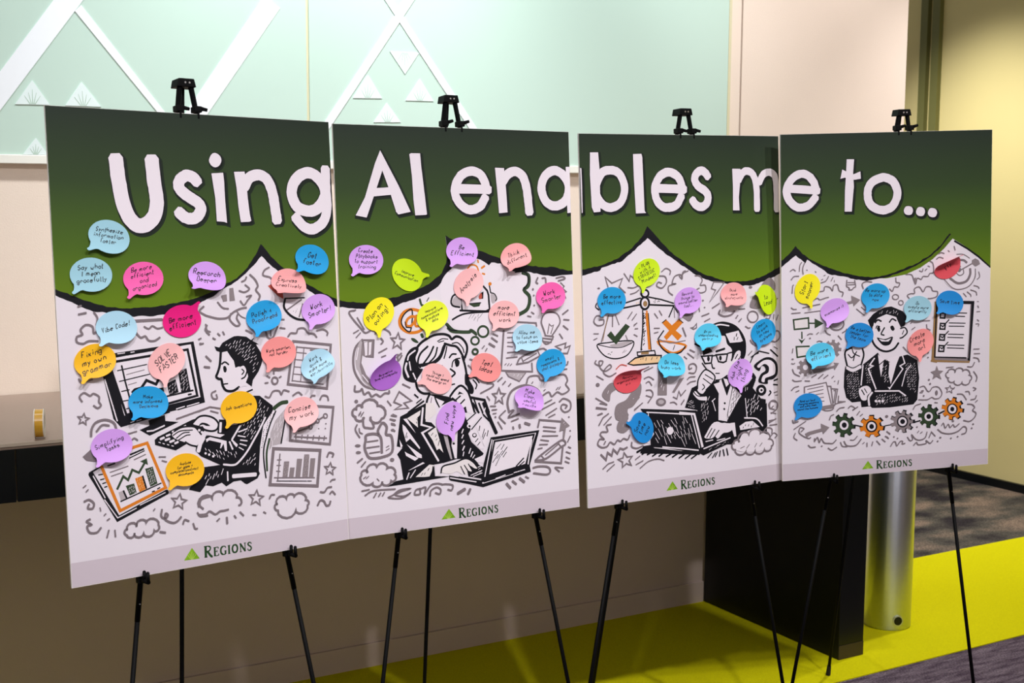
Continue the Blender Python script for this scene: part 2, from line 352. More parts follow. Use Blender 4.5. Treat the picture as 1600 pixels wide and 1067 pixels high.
MOTIFS = [
(0,'printed_monitor','''Kf 0.0 297,1755 1086,1821 1157,1320 448,1186 393,1255
Wf 0.0 361,1722 1061,1799 1120,1366 482,1274
Kz 5.1 381,1694 1031,1758 1093,1380 497,1278
Kl 7.6 397,1619 472,1233
Wl 2.5 342,1567 422,1238
Kl 3.5 481,1665 502,1541 529,1417 530,1275
Kl 2.3 445,1628 684,1661
Kl 2.3 455,1543 705,1583
Kl 2.3 469,1464 532,1473
Kl 2.3 479,1388 528,1393
Kl 2.3 499,1325 529,1330
Gl 1.7 515,1592 662,1620
Gl 1.7 525,1511 593,1525
Kl 5.6 555,1450 576,1470 630,1480 674,1536 751,1499 782,1549
Kf 0.0 749,1464 812,1470 818,1393 763,1386
Kf 0.0 841,1499 916,1527 936,1420 856,1403
Kf 0.0 940,1590 1013,1608 1038,1428 958,1417
Wh 3.2,9,60,0.9 841,1499 916,1527 936,1420 856,1403
Wh 3.2,9,60,0.9 940,1590 1013,1608 1038,1428 958,1417
Kl 3.6 813,1393 1059,1426
Kl 3.7 1016,1394 1042,1397
Wl 2.1 856,1266 917,1275
Wl 2.1 1000,1302 1105,1322
Wl 2.1 908,1288 980,1303
Wl 1.5 527,1216 556,1223
Wl 1.5 576,1223 615,1231
Wl 1.8 453,1759 511,1763
Wl 1.8 559,1764 588,1767
Kf 0.0 672,1219 810,1249 812,1201 922,1182 676,1097 596,1150 679,1177
Wl 3.1 657,1134 708,1134 802,1165'''),
(0,'printed_report','''Kl 10.2 192,854 386,478 795,635
Wl 2.0 210,833 293,654
Wl 2.0 288,640 383,485 536,540
Wl 1.8 567,560 779,632
Wf 0.0 281,927 648,1038 787,675 406,539
Ol 6.1 466,1005 652,1041 784,670 406,538 278,900
Kl 3.5 265,896 184,860
Kl 2.5 252,837 283,838
Kl 2.5 264,798 294,802
Kl 2.5 279,766 306,772
Kl 2.5 293,736 313,740
Kl 3.6 512,965 622,998
Kl 3.0 327,899 384,911
Kl 2.3 501,938 626,983
Gl 2.5 539,921 634,953
Gl 2.5 342,845 488,877
Gl 2.5 350,814 442,833
gf 0.0 400,682 448,695 464,631 415,614
Kl 3.6 440,689 464,626
Df 0.0 460,726 528,737 545,663 489,645
Of 0.0 538,774 605,789 628,681 568,663
Kl 3.6 601,785 625,686
Df 0.0 624,840 687,851 719,711 658,693
Wh 3,5,60,0.9 465,726 528,737 543,663 489,647
oh 3,5,60,0.9 538,774 605,789 628,681 568,663
Wh 3,5,60,0.9 627,839 687,851 719,713 658,696
Dl 4.6 392,709 445,802 482,769 520,844 572,815 620,883
Df 0.0 585,903 642,922 649,867
Kl 2.8 414,609 749,711
Kl 2.6 671,651 691,656
Kl 2.6 716,669 737,677'''),
(0,'printed_office_chair','''gf 0.0 1839,1168 1893,1214 1870,1103 1825,913 1736,902 1709,864 1729,1015 1779,1112
Wh 4,16,70,1.0 1839,1168 1881,1205 1864,1104 1825,913 1745,906 1721,872 1734,1014 1779,1112
Kl 3.3 1872,1108 1823,913
Ds 8.3 1901,1260 1844,1255 1785,1224 1756,1196
Ws 12.0 1770,1184 1712,1113 1670,1005 1646,891
Ks 3.3 1789,1193 1730,1086 1688,978 1660,889 1655,788 1666,639
Ds 4.4 1717,965 1684,846 1680,698
Kh 6,3,80,1.6 1738,1187 1783,1183 1695,1018 1655,890 1633,892 1650,1012'''),
(0,'printed_man_at_desk','''Kf 0.0 714,1059 742,1081 1037,1190 1147,1212 1193,1127 1107,1069 972,996 885,957 716,1019
Wl 4.7 763,1060 793,1071
Wl 4.7 803,1048 838,1057
Wl 4.7 840,1030 875,1039
Wl 4.3 881,1014 908,1023
Wl 3.9 813,1081 844,1090
Wl 3.1 864,1109 918,1125
Wl 2.7 902,1116 980,1148
Wl 1.9 747,1038 761,1031
Wl 1.9 780,1025 794,1019
Wl 1.9 816,1012 831,1006
Wl 2.0 853,999 868,993
Kf 0.0 1271,1170 1338,1160 1348,1112 1428,1112 1599,1224 1576,1340 1646,1334 1762,1240 1760,1195 1666,1081 1627,910 1603,707 1612,683 1588,646 1490,608 1474,615 1435,648 1370,645 1304,614 1266,650 1189,629 1123,646 1073,596 981,627 990,648 1095,716 1108,795 1260,797 1097,885 1053,934 1059,971 1137,1030 1153,1050 1303,1035 1249,1059
Wp 0.0 862,1091 910,1120 979,1134 1052,1128 1100,1067 1107,1036 1056,978 972,1012 913,1037 876,1060
Ks 3.5 879,1111 941,1136 1018,1137 1064,1122 1109,1062
Ks 3.5 969,1016 1010,988 1061,971
Ks 2.4 869,1079 932,1108 1036,1106
Ks 2.4 895,1053 954,1089 1008,1091
Ks 2.4 913,1037 976,1067 1014,1070
Wl 8.3 1127,1032 1097,989 1076,929
Kl 2.0 1148,1025 1100,930
Wp 0.0 1039,1159 1084,1197 1154,1204 1224,1178 1259,1134 1244,1096 1203,1084 1148,1101 1111,1128
Ks 4.0 1033,1156 1092,1205 1155,1211 1224,1185 1263,1136 1248,1092 1202,1081 1140,1099 1117,1124
Kp 0.0 1092,1134 1116,1157 1159,1149 1189,1126 1158,1127 1127,1141
Wl 5.2 1284,1141 1275,1067
Wf 0.0 1146,1058 1186,1070 1313,1041 1272,1021 1200,1042
Wp 0.0 1104,1098 1102,1092 1096,1089 1090,1089 1084,1094 1083,1100 1085,1106 1091,1109 1097,1108 1103,1104
Wp 0.0 1127,1079 1124,1073 1119,1070 1112,1070 1107,1075 1105,1081 1107,1087 1113,1090 1120,1089 1125,1085
Wf 0.0 1148,1021 1184,1034 1326,987 1326,904 1308,906 1299,968 1275,932 1266,934 1278,976 1175,1009 1150,995
Wl 4.0 1456,1102 1377,996
Wl 3.6 1373,990 1419,942
Wl 3.6 1352,977 1377,913
Wl 3.2 1388,966 1414,933
Wl 2.6 1437,1050 1518,1069
Wl 2.6 1431,1020 1497,1003
Wl 2.6 1450,981 1512,968
Wl 2.4 1444,951 1502,930
Wl 2.2 1434,923 1474,897
Wh 5,11,115,1.4 1117,965 1258,935 1416,895 1422,842 1299,818 1114,906
Ws 4.1 1688,1148 1631,1054 1577,976 1505,878 1428,804 1378,782 1290,797
Wh 5,10,55,1.2 1437,1126 1606,1201 1645,1319 1741,1235 1658,1090 1543,965 1473,1032
Wh 5,11,60,1.3 1417,752 1596,875 1596,731
Wh 5,14,65,1.4 1106,767 1296,766 1300,691 1099,642
Ws 8.5 1369,690 1573,680
Ws 3.2 1321,733 1320,659
Wp 0.0 1148,904 1145,899 1140,896 1134,897 1129,901 1127,906 1130,912 1135,915 1141,914 1146,910
Wp 0.0 1178,890 1176,885 1171,882 1164,883 1160,887 1158,893 1160,898 1165,901 1172,900 1177,896
Wp 0.0 1213,873 1211,868 1205,865 1199,865 1194,870 1192,875 1195,881 1200,884 1206,883 1211,879'''),
(0,'printed_man_head','''Wp 0.0 1314,1708 1300,1600 1272,1523 1307,1496 1320,1440 1355,1400 1420,1398 1508,1426 1573,1421 1560,1582 1438,1730
Ks 5.3 1317,1718 1303,1620 1284,1562 1266,1522 1286,1502 1309,1496 1320,1440 1350,1401 1409,1394 1464,1421
Ks 3.5 1319,1621 1349,1636 1380,1613
Kp 0.0 1332,1598 1351,1602 1361,1576 1351,1551 1334,1558
Kl 2.9 1324,1455 1364,1457
Kf 0.0 1264,1770 1306,1758 1335,1796 1400,1827 1444,1844 1477,1845 1552,1834 1594,1803 1626,1825 1607,1796 1661,1765 1636,1764 1677,1696 1690,1634 1677,1595 1646,1536 1592,1470 1578,1415 1526,1454 1550,1503 1533,1584 1507,1601 1463,1589 1438,1583 1428,1641 1398,1683 1373,1724 1319,1716 1278,1735
Wh 4.6,10,45,1.1 1323,1781 1476,1828 1604,1781 1665,1676 1648,1577 1578,1511 1572,1602 1436,1700
Wp 0.0 1479,1588 1515,1598 1539,1554 1521,1505 1492,1491 1475,1518 1485,1558
Ks 3.2 1479,1593 1518,1600 1542,1554 1521,1503 1489,1487
Ks 2.7 1496,1567 1514,1546 1494,1522
Wf 0.0 1458,1415 1562,1422 1604,1378 1548,1362 1482,1348
Kl 3.5 1527,1372 1583,1390'''),
(0,'printed_pie_chart','''Rf 0.0 1774,2250 1843,2278 1907,2216 1914,2134 1859,2166
Wp 0.0 1920,2134 2110,2138 2100,1953 2008,1967 1942,2021
Ks 5.0 1928,2134 1916,2063 1964,2000 2031,1961 2111,1947
Kl 3.0 1928,2139 2115,2138
Gl 3.3 1943,2041 2086,2123
Gl 3.3 2054,1975 2095,2087
Kh 6,3,70,1 1988,2029 2059,2068 2043,1986'''),
(0,'printed_bar_sheet','''Gz 6.7 1749,878 2194,815 2149,510 1699,578
Gl 2.7 1807,827 1774,610
Gl 2.7 1742,632 2126,585
Gl 2.1 1778,779 1815,775
Gl 2.1 1772,733 1809,729
Gl 2.1 1765,685 1801,679
mf 0.0 1842,758 1891,753 1866,621 1819,627
mf 0.0 1896,700 1939,695 1923,614 1880,619
mf 0.0 1966,767 2015,761 1987,606 1941,612
mf 0.0 2038,796 2087,791 2060,597 2006,604
mf 0.0 2096,756 2143,751 2115,590 2071,596
gh 4,5,60,.8 1842,758 1891,753 1866,621 1819,627
gh 4,5,60,.8 2038,796 2087,791 2060,597 2006,604
Kl 1.7 1763,601 2095,559
Wh 3.4,8,90,2 1752,611 2107,566 2106,547 1751,592'''),
(0,'printed_table_sheet','''Gz 5.5 1986,1772 2350,1720 2291,1344 1915,1410
Gl 2.7 2012,1722 2315,1680
Gl 2.7 2018,1727 1956,1432
Gl 2.1 2087,1712 2036,1421
Gl 2.1 2006,1676 2107,1661
Gl 2.1 1995,1615 2069,1605
Gl 2.1 1983,1554 2054,1544
Gl 2.1 1973,1493 2063,1480
Gl 2.1 1959,1437 2258,1383
Gl 2.8 2144,1688 2297,1669'''),
(0,'printed_line_sheet','''Gz 5.5 1934,1233 2345,1176 2292,857 1908,931
Gl 3.4 1953,957 2263,913
Gl 2.7 1968,977 1964,938
Gl 2.7 2026,966 2019,930
Gl 2.8 2082,960 2074,922
Gl 2.8 2137,949 2128,912
Gl 2.8 2193,941 2185,902
Gl 2.8 2243,933 2234,895
Gl 3.7 1990,1000 2108,1025
Gl 3.7 2127,1039 2175,1066
Gl 3.7 2194,1080 2249,1104
Gc 3.1 2127,1023 2124,1014 2115,1009 2105,1010 2097,1016 2094,1026 2098,1036 2107,1041 2117,1040 2125,1033
Gc 3.1 2198,1069 2194,1059 2186,1054 2176,1055 2168,1062 2165,1072 2169,1081 2177,1087 2188,1086 2195,1079
Gc 3.1 2280,1105 2276,1094 2266,1088 2254,1090 2245,1097 2242,1109 2246,1119 2256,1125 2268,1124 2277,1117
Gp 0.0 2270,1039 2269,1035 2265,1033 2261,1034 2257,1036 2256,1040 2258,1044 2261,1046 2266,1045 2269,1042
Gp 0.0 2262,997 2261,994 2257,992 2253,992 2249,995 2248,999 2250,1002 2253,1004 2258,1004 2261,1001
Gp 0.0 2196,1004 2195,1001 2192,999 2188,1000 2185,1002 2184,1005 2185,1008 2188,1010 2192,1009 2195,1007'''),
(0,'printed_brain_doodle','''Gs 4.3 1188,2100 1150,2063 1200,2027 1251,2010 1314,1995 1389,1999 1445,2041 1511,2068 1566,2076
Gs 4.4 1613,2349 1660,2303 1680,2252 1661,2218 1694,2172 1679,2132
Gs 3.8 1508,2217 1556,2204 1601,2230 1565,2265
Gs 3.8 1514,2133 1545,2097 1580,2135 1615,2174 1571,2166
Gs 3.8 1534,2291 1567,2305 1580,2330
mf 0.0 1346,2183 1394,2191 1396,2137 1359,2133
mf 0.0 1421,2240 1456,2244 1466,2139 1418,2136
Gs 3.8 1311,2130 1351,2084 1403,2072
Gs 4.1 1423,2032 1411,1983 1460,1931 1498,1939 1474,1990 1487,2029
Gs 2.6 1477,2050 1508,2009 1550,1987
Gs 3.9 1794,2406 1748,2381 1734,2341 1789,2325 1811,2309'''),
(0,'printed_bulb_doodle','''Gs 4.1 1550,1887 1576,1876 1603,1859
Gs 4.2 1731,1868 1750,1816 1795,1814 1845,1903
Gl 2.7 1776,1886 1779,1825
Gl 3.6 1846,2035 1875,2039
Gl 3.6 1882,1964 1910,1961
Gl 3.6 1867,1892 1914,1884'''),
(0,'printed_cloud_doodle','''Gs 4.3 308,1950 275,1929 268,1980 218,1996 175,1961 186,1924 144,1908 142,1869 187,1853 234,1871 304,1867
Gs 3.8 156,1411 138,1449 174,1478 219,1452 247,1466 288,1439 285,1400 300,1371 273,1352 242,1374
Gs 4.2 598,1931 643,1877 683,1884 710,1849 759,1845 802,1868
Gs 3.6 677,1960 715,1942 746,1962 785,1941 830,1946
Gl 5.6 602,2008 828,2010'''),
(0,'printed_cloud_doodle','''Gl 4.4 1054,479 1049,512 1064,542 1093,561 1131,565 1165,552 1175,521 1174,547 1187,569 1212,582 1241,582 1268,570 1271,549 1287,572 1315,583 1349,579 1378,562 1396,535 1389,513 1407,510 1422,498 1431,481 1431,462 1421,447 1405,444
Gs 4.4 1046,415 1109,411 1147,430 1193,399 1236,418 1268,418 1311,422
Gl 4.6 1752,404 1748,428 1759,451 1783,466 1811,468 1838,458 1846,436 1848,454 1861,468 1881,475 1903,472 1921,461 1920,446 1936,465 1963,473 1994,468 2021,450 2035,425 2028,405 2041,403 2052,394 2058,382 2057,369 2050,359 2045,358 2043,330 2024,307 1993,295 1959,298 1929,315 1930,341 1919,306 1886,281 1842,275 1797,289 1764,318 1761,351 1746,355 1735,367 1731,381 1734,396 1744,406 1758,406
Gs 3.9 1687,462 1706,490 1736,489'''),
(0,'printed_cloud_doodle','''Gs 3.9 1695,1325 1734,1312 1770,1360 1827,1360 1848,1328 1872,1362 1923,1347
Gs 3.9 1955,1309 2008,1333 2044,1306
Gs 4.0 2122,1274 2140,1293 2170,1291
Gs 4.0 2215,1251 2241,1285 2288,1276 2298,1238
Gs 3.9 1937,1813 1967,1842 2018,1840 2038,1875 2096,1877 2134,1834 2186,1826 2214,1793
Gs 4.0 2217,1850 2283,1858 2323,1830 2316,1804
Gs 3.5 1196,1955 1204,1906 1234,1890
Gs 3.5 1254,1406 1217,1389 1225,1349 1261,1341 1258,1376
Gc 4.2 1820,1448 1814,1431 1800,1422 1783,1423 1770,1434 1766,1452 1772,1468 1786,1477 1803,1476 1816,1465
Gl 3.6 1788,1531 1787,1506
Gl 3.6 1721,1495 1748,1478
Gl 3.6 1701,1436 1729,1437
Gl 3.6 1835,1472 1854,1481'''),
(0,'printed_star_doodle','''Gz 3.0 166,1322 173,1290 203,1280 175,1266 176,1234 153,1257 124,1247 137,1275 117,1301 149,1296'''),
(0,'printed_star_doodle','''Gz 3.4 901,607 910,563 954,547 914,528 916,484 882,517 839,505 858,544 829,581 875,572'''),
(0,'printed_star_doodle','''Gz 3.6 1575,549 1587,503 1633,489 1593,468 1598,421 1561,454 1518,439 1536,480 1505,518 1551,511
Gz 3.4 2289,698 2299,659 2337,648 2304,629 2308,590 2277,617 2241,604 2255,639 2229,670 2268,665'''),
(0,'printed_curl_doodle','''Gs 4.1 129,648 167,657 202,624 191,588 154,593 165,624
Gs 4.1 167,507 139,493 174,464 141,455 157,406 212,398 247,430
Gs 4.3 742,502 734,449 767,425 789,451 770,464 767,416 826,383 867,391 899,421
Gs 4.0 911,360 928,392 963,377
Gs 4.0 998,352 1011,311 1032,306
Gl 4.2 450,384 451,405 463,422 484,430 507,429 527,417 528,396 529,417 541,435 562,444 585,443 606,431 607,413 619,433 642,443 669,440 694,426 709,404 707,383 713,369 712,355 703,343 688,337 673,338 668,349 666,327 651,311 628,303 604,307 584,321 583,342 578,324 563,312 542,309 522,316 507,330 509,349 508,333 498,322 482,316 465,319 451,328 447,340 437,346 430,357 429,369 434,380 444,387 454,385
Gl 4.5 717,326 761,314
Gs 4.7 209,1140 217,1195 253,1243 329,1257 393,1225 411,1167
Gs 4.1 253,1173 298,1217 354,1210
Gf 0.0 136,991 204,1043 247,987 240,941 166,959
Gs 3.8 1039,435 1063,402 1126,398
Gs 4.1 1156,553 1081,538 1063,491 1092,458
Gl 3.3 307,402 289,346
Gl 3.3 354,395 356,343
Gl 2.8 498,1130 571,1143
Gs 3.3 524,1075 549,1091 575,1072
Gl 2.5 741,922 796,916
Gl 2.5 764,890 803,876
Gl 2.4 126,755 150,771
Gl 2.5 147,720 165,736
Gl 2.5 247,585 252,558
Gl 2.5 276,520 291,532
Gl 2.8 297,479 317,490
Gl 2.5 672,502 685,516'''),
(0,'printed_tick_doodle','''Gl 3.5 1205,342 1228,359
Gl 4.7 1292,360 1294,309
Gl 3.8 1360,365 1374,343
Gl 3.8 1412,388 1443,353
Gl 3.3 1525,348 1556,342
Gl 3.3 1626,358 1647,344
Gs 4.3 2258,750 2280,785 2321,770 2310,744
Gs 3.7 2278,531 2297,545 2327,546
Gs 4.0 2173,455 2214,449 2246,482 2288,484
Gs 4.0 2267,426 2292,444 2320,414
Gs 4.6 2141,343 2169,381 2204,371 2226,331 2256,332 2269,362'''),
(0,'printed_tick_doodle','''Gl 3.4 1128,1834 1150,1843
Gl 3.4 1137,1795 1168,1800
Gl 4.0 1183,1696 1226,1652
Gl 3.7 1163,1609 1212,1600
Gl 3.2 903,1209 1196,1280
Gl 3.2 143,1582 152,1568
Gs 3.2 139,1587 160,1558 244,1575'''),
(0,'printed_tick_doodle','''Gl 3.5 1252,1840 1273,1827
Gl 3.5 1297,1875 1315,1856
Gl 3.5 1342,1886 1354,1862
Gl 3.4 1135,1802 1164,1797
Gl 4.0 1183,1696 1223,1653
Gl 3.7 1164,1611 1208,1604
Gl 2.9 1094,1252 1195,1281 1283,1260
Gl 2.6 1198,1248 1265,1225'''),
(0,'printed_tick_doodle','''Gl 3.2 162,2137 190,2145
Gl 3.8 165,2079 224,2089
Gs 3.8 284,2091 309,2044 297,1989
Gs 3.7 1208,1946 1190,1908 1224,1867'''),
(1,'printed_robot','''Wp 0.0 1003,2091 1126,1828 1362,1786 1513,1809 1798,1898 1920,1996 1902,2161 1931,2283 1813,2317 1534,2385 1193,2393 1021,2278
Ds 8.1 1044,1861 1125,1793 1271,1776 1300,1789 1355,1751
Ds 9.4 1798,1908 1913,1965 1941,2077 1884,2146 1933,2191 1937,2283 1872,2311
Ks 3.3 1789,2318 1884,2321 1925,2284 1934,2222 1878,2152
Wc 8.2 1481,1780 1469,1748 1440,1729 1406,1731 1380,1753 1370,1786 1382,1818 1410,1837 1444,1835 1471,1814
Dc 5.4 1480,1770 1469,1741 1440,1724 1406,1726 1379,1746 1370,1776 1382,1805 1410,1822 1444,1820 1471,1800
Dc 4.9 1377,1690 1368,1669 1347,1657 1322,1658 1302,1672 1295,1694 1304,1715 1325,1727 1350,1726 1370,1711
Wf 0.0 1194,2124 1447,2206 1502,2144 1502,1982 1200,1984
Kl 4.9 1441,2198 1482,2154 1495,2114 1502,1977 1461,1961 1188,1980
Kl 4.3 1203,2084 1211,1984
gp 0.0 1119,2087 1171,2125 1203,2074 1201,2024 1144,2006 1112,2037
Ks 4.3 1183,2132 1126,2121 1100,2068 1117,2027 1189,2010
gp 0.0 1519,2123 1559,2121 1587,2070 1544,2031 1522,2052
Ks 2.7 1519,2133 1559,2121 1581,2080 1569,2055
Kl 3.3 1505,2214 1519,2133
Op 0.0 1532,2215 1528,2205 1519,2200 1508,2200 1500,2206 1497,2217 1501,2226 1510,2232 1520,2232 1529,2226
Kf 0.0 1416,2136 1443,2148 1437,2080 1391,2077
Rp 0.0 1388,2097 1416,2136 1426,2096 1408,2076
Df 0.0 1281,2036 1412,2046 1394,2011 1336,2004
Kl 2.4 1281,2039 1412,2044
Ks 4.3 1106,1898 1175,1930 1266,1951 1495,1957
Kh 3.5,14,60,0.9 1186,1925 1289,1945 1472,1948 1400,1865 1252,1882
Os 3.8 1284,2366 1323,2398 1379,2384 1400,2328
Ol 3.8 1393,2443 1398,2418
Ol 4.9 1430,2365 1463,2385
Ol 4.3 1437,2315 1462,2308'''),
(1,'printed_at_sign','''Oc 6.9 696,2010 614,1984 572,1913 592,1843 677,1800 786,1819 833,1911 792,1981
Kc 3.2 701,2003 630,1978 590,1912 609,1852 677,1815
Oc 6.3 693,1946 649,1919 636,1871 679,1859 718,1896 731,1935
Os 5.8 742,1954 728,1866 765,1855
Kl 2.6 627,1900 636,1851 689,1844'''),
(1,'printed_spark_doodle','''Dp 0.0 682,1751 718,1744 754,1708 727,1705 690,1726
Dp 0.0 773,1781 796,1789 810,1754 788,1746
Ds 5.3 781,2099 795,2050 816,2039
Ks 2.1 874,2111 851,2077
Ds 7.0 1056,1826 1105,1789 1224,1778
Ks 3.2 1051,1841 1083,1805 1150,1797'''),
(1,'printed_telephone','''Gs 5.5 205,1761 135,1693 109,1580 125,1464 203,1353 306,1312
gp 0.0 194,1757 150,1692 130,1579 146,1482 214,1371 295,1317 307,1355 217,1439 180,1556 189,1633
mf 0.0 198,1733 319,1755 305,1602 234,1601 199,1622 186,1556 228,1448 307,1355 295,1313 195,1402 169,1528
Gz 4.4 204,1757 313,1751 299,1602 235,1611
Wf 0.0 219,1732 252,1740 245,1620 224,1616
Wf 0.0 266,1734 292,1737 279,1627 258,1619
Ws 2.6 163,1692 140,1588
Ws 2.6 142,1492 175,1422
Wl 2.3 191,1450 246,1379'''),
(1,'printed_woman','''Wp 0.0 738,1665 789,1707 898,1760 998,1770 1092,1720 1197,1722 1248,1614 1224,1533 1231,1381 1206,1292 1092,1188 877,1226 724,1297 718,1356 637,1369 591,1424 621,1569 673,1647
Kp 0.0 739,1672 669,1651 618,1584 585,1468 594,1394 641,1358 705,1346 735,1385 787,1459 755,1472 732,1518 718,1570 749,1635
Ws 3.6 717,1637 654,1596 638,1553
Ws 4.8 627,1528 613,1474 640,1399
Ws 3.2 654,1538 665,1460
Ws 3.2 687,1432 712,1375
Kp 0.0 740,1510 780,1482 855,1499 921,1508 976,1548 1013,1620 1034,1679 1002,1669 957,1579 889,1529 814,1517
Ks 4.8 845,1667 768,1604 739,1525 763,1479
Ks 4.4 904,1663 858,1584 781,1496
Ks 4.0 941,1652 915,1574 847,1511
Ks 5.2 1003,1654 967,1571 900,1511
Ks 6.0 738,1665 789,1710 898,1762 998,1771 1064,1753 1093,1720 1139,1742 1197,1722 1242,1667 1248,1607 1222,1539
Ks 5.7 1015,1683 1077,1663 1143,1644 1192,1576 1215,1518
Ks 2.8 1094,1679 1153,1683 1202,1632 1216,1586
Ks 3.2 1039,1656 1026,1604 1006,1546
Ks 2.4 945,1707 996,1728 1054,1721
Ks 2.2 955,1698 1012,1708
Ks 5.7 1195,1557 1223,1457 1236,1358
Kp 0.0 1223,1397 1281,1355 1259,1338 1303,1255 1295,1201 1254,1210 1239,1267 1214,1307
Ks 2.9 1277,1363 1328,1343 1365,1295
Ks 3.3 1301,1330 1338,1283 1324,1242
Ks 4.0 1060,1549 1091,1580 1134,1579
Kp 0.0 1115,1517 1143,1534 1165,1506 1155,1468 1128,1462 1119,1486
Ks 3.0 1084,1462 1096,1510 1127,1533 1173,1539
Kp 0.0 954,1493 995,1483 970,1479
Ks 4.4 1067,1446 1114,1404 1072,1368
Ks 3.4 1065,1298 1107,1304
Wp 0.0 727,1348 763,1375 794,1321 780,1274 740,1292
Kp 0.0 749,1360 776,1345 780,1315 761,1320
Ks 5.6 711,1350 729,1282 779,1242 848,1234
Kf 0.0 827,1231 959,1211 1075,1181 1108,1160 1040,1143 955,1112 938,1095 876,1211
Wf 0.0 863,1205 888,1207 923,1096 854,1059 817,1062 824,1141
Wf 0.0 908,1188 994,1149 948,1100
Gs 2.1 866,1197 853,1139
Ks 5.2 848,1232 817,1171 796,1064
Ks 4.4 784,1170 625,1078
Wp 0.0 1059,1196 1103,1251 1168,1282 1217,1250 1255,1179 1294,1023 1239,1027 1190,1082 1139,1097 1091,1146
Ks 5.3 1054,1192 1112,1254 1172,1284 1230,1238 1261,1175 1305,1026
Kf 0.0 1133,1200 1151,1232 1199,1204 1165,1208
Ks 3.7 1109,1153 1161,1189
Ks 3.5 1152,1109 1205,1153
Ks 5.3 1075,1174 1116,1141
Kl 6.2 1270,1167 1346,1148 1415,1131 1458,1010
Kl 3.7 1303,1149 1350,1018
Kf 0.0 1189,1075 1215,1088 1226,1028 1196,1031'''),
(1,'printed_woman_jacket','''Kf 0.0 543,1048 799,1148 816,1150 794,981 854,968 898,920 929,864 1029,848 1052,808 1113,855 1203,999 1258,865 1231,830 1262,751 1387,632 1378,617 1299,587 1331,530 1391,494 1369,392 1216,432 1188,598 1103,607 960,583 868,578 872,472 1026,452 551,431 390,427 480,469 552,475 528,657 499,710 556,765 499,782
Ef 0.0 806,1151 886,1145 913,1053 801,979 792,1011
Wf 0.0 573,1023 607,1026 692,884 667,914
Ef 0.0 611,1026 750,1090 740,1045 714,1025 716,934
Kh 4,10,120,1.4 648,1030 741,1074 716,939
Wf 0.0 563,977 590,954 730,750 724,734 634,839 592,812 564,923
Kh 4,13,70,1.5 564,956 595,931 640,831 594,813
Wf 0.0 527,842 557,780 536,760
Wf 0.0 598,792 623,773 744,680 745,650 698,661
Wf 0.0 575,728 602,709 710,652 674,633 587,688
Wl 4.8 773,1109 751,956 852,922 756,881 912,609
Ef 0.0 813,875 898,921 965,679 925,721 899,708 860,803
Kh 5,13,60,1.8 813,875 898,920 956,697 906,709
gf 0.0 970,853 1013,840 1055,610 1038,612 1000,730
Wf 0.0 1061,815 1120,871 1102,613 1080,615 1051,740
Kp 0.0 1087,752 1085,746 1079,743 1071,743 1066,748 1064,754 1066,760 1072,763 1079,763 1085,758
Wl 2.9 1180,878 1163,843
Wl 2.9 1178,825 1162,796
Wl 2.9 1182,772 1161,743
Wl 3.3 1186,718 1166,682
Wl 2.5 1178,666 1168,629
Wl 2.7 1251,691 1231,646
Wl 2.7 1272,658 1249,613
Wl 2.3 1292,626 1269,598
Wf 0.0 604,551 754,613 771,601 630,556
Ef 0.0 675,485 818,584 869,574 816,475 764,475
Kh 5,13,62,1.6 683,489 818,575 814,479
Kl 2.6 855,564 837,476
Wl 2.6 585,472 611,530
Wl 2.4 622,483 677,551
Wf 0.0 894,577 953,584 920,542 907,469 872,471
Ep 0.0 938,501 958,547 1076,564 1188,598 1272,552 1315,501 1287,500 1233,533 1254,477 1218,487 1189,511 1210,457 1174,461 1138,516 1159,453 1099,490 1031,476
Ks 3.7 933,494 958,553 1077,572 1188,602 1264,568 1323,499
Kl 2.5 1139,535 1178,458
Kl 2.5 1177,542 1222,473
Kl 2.5 1220,549 1261,480
Wf 0.0 1286,588 1387,617 1384,540 1315,555
Wl 9.8 1349,994 1234,898
Kl 2.7 1378,973 1267,868
Kl 2.7 1320,1020 1206,942
Kp 0.0 1259,899 1256,893 1250,890 1243,891 1237,895 1235,901 1237,907 1243,911 1251,910 1256,906
Wf 0.0 1315,889 1391,954 1469,846 1398,692
Kh 6,26,70,2.2 1327,882 1390,945 1464,839 1398,700
Wf 0.0 1231,828 1277,856 1391,677 1354,672 1279,749
Kp 0.0 1319,808 1314,796 1301,789 1286,791 1275,799 1271,812 1276,824 1288,831 1303,830 1314,821
Wp 0.0 1310,811 1307,804 1300,800 1291,800 1283,806 1281,814 1284,821 1292,825 1301,824 1308,819
Kl 2.1 1301,747 1332,775
Kl 2.1 1325,714 1352,742
Kl 9.1 1405,1104 1480,918 1529,810
Kl 5.3 1289,1113 1350,1017
Kl 4.1 1353,1108 1401,990 1484,907
Wl 2.5 1420,1057 1401,1005
Wl 1.9 1242,439 1360,474
Wl 1.9 1267,426 1363,450
Wl 1.9 1322,508 1366,519
Kf 0.0 1013,442 1081,451 1369,377 1367,318 1028,414
Wl 3.7 1071,428 1353,359
Wf 0.0 1055,449 1090,464 1118,438'''),
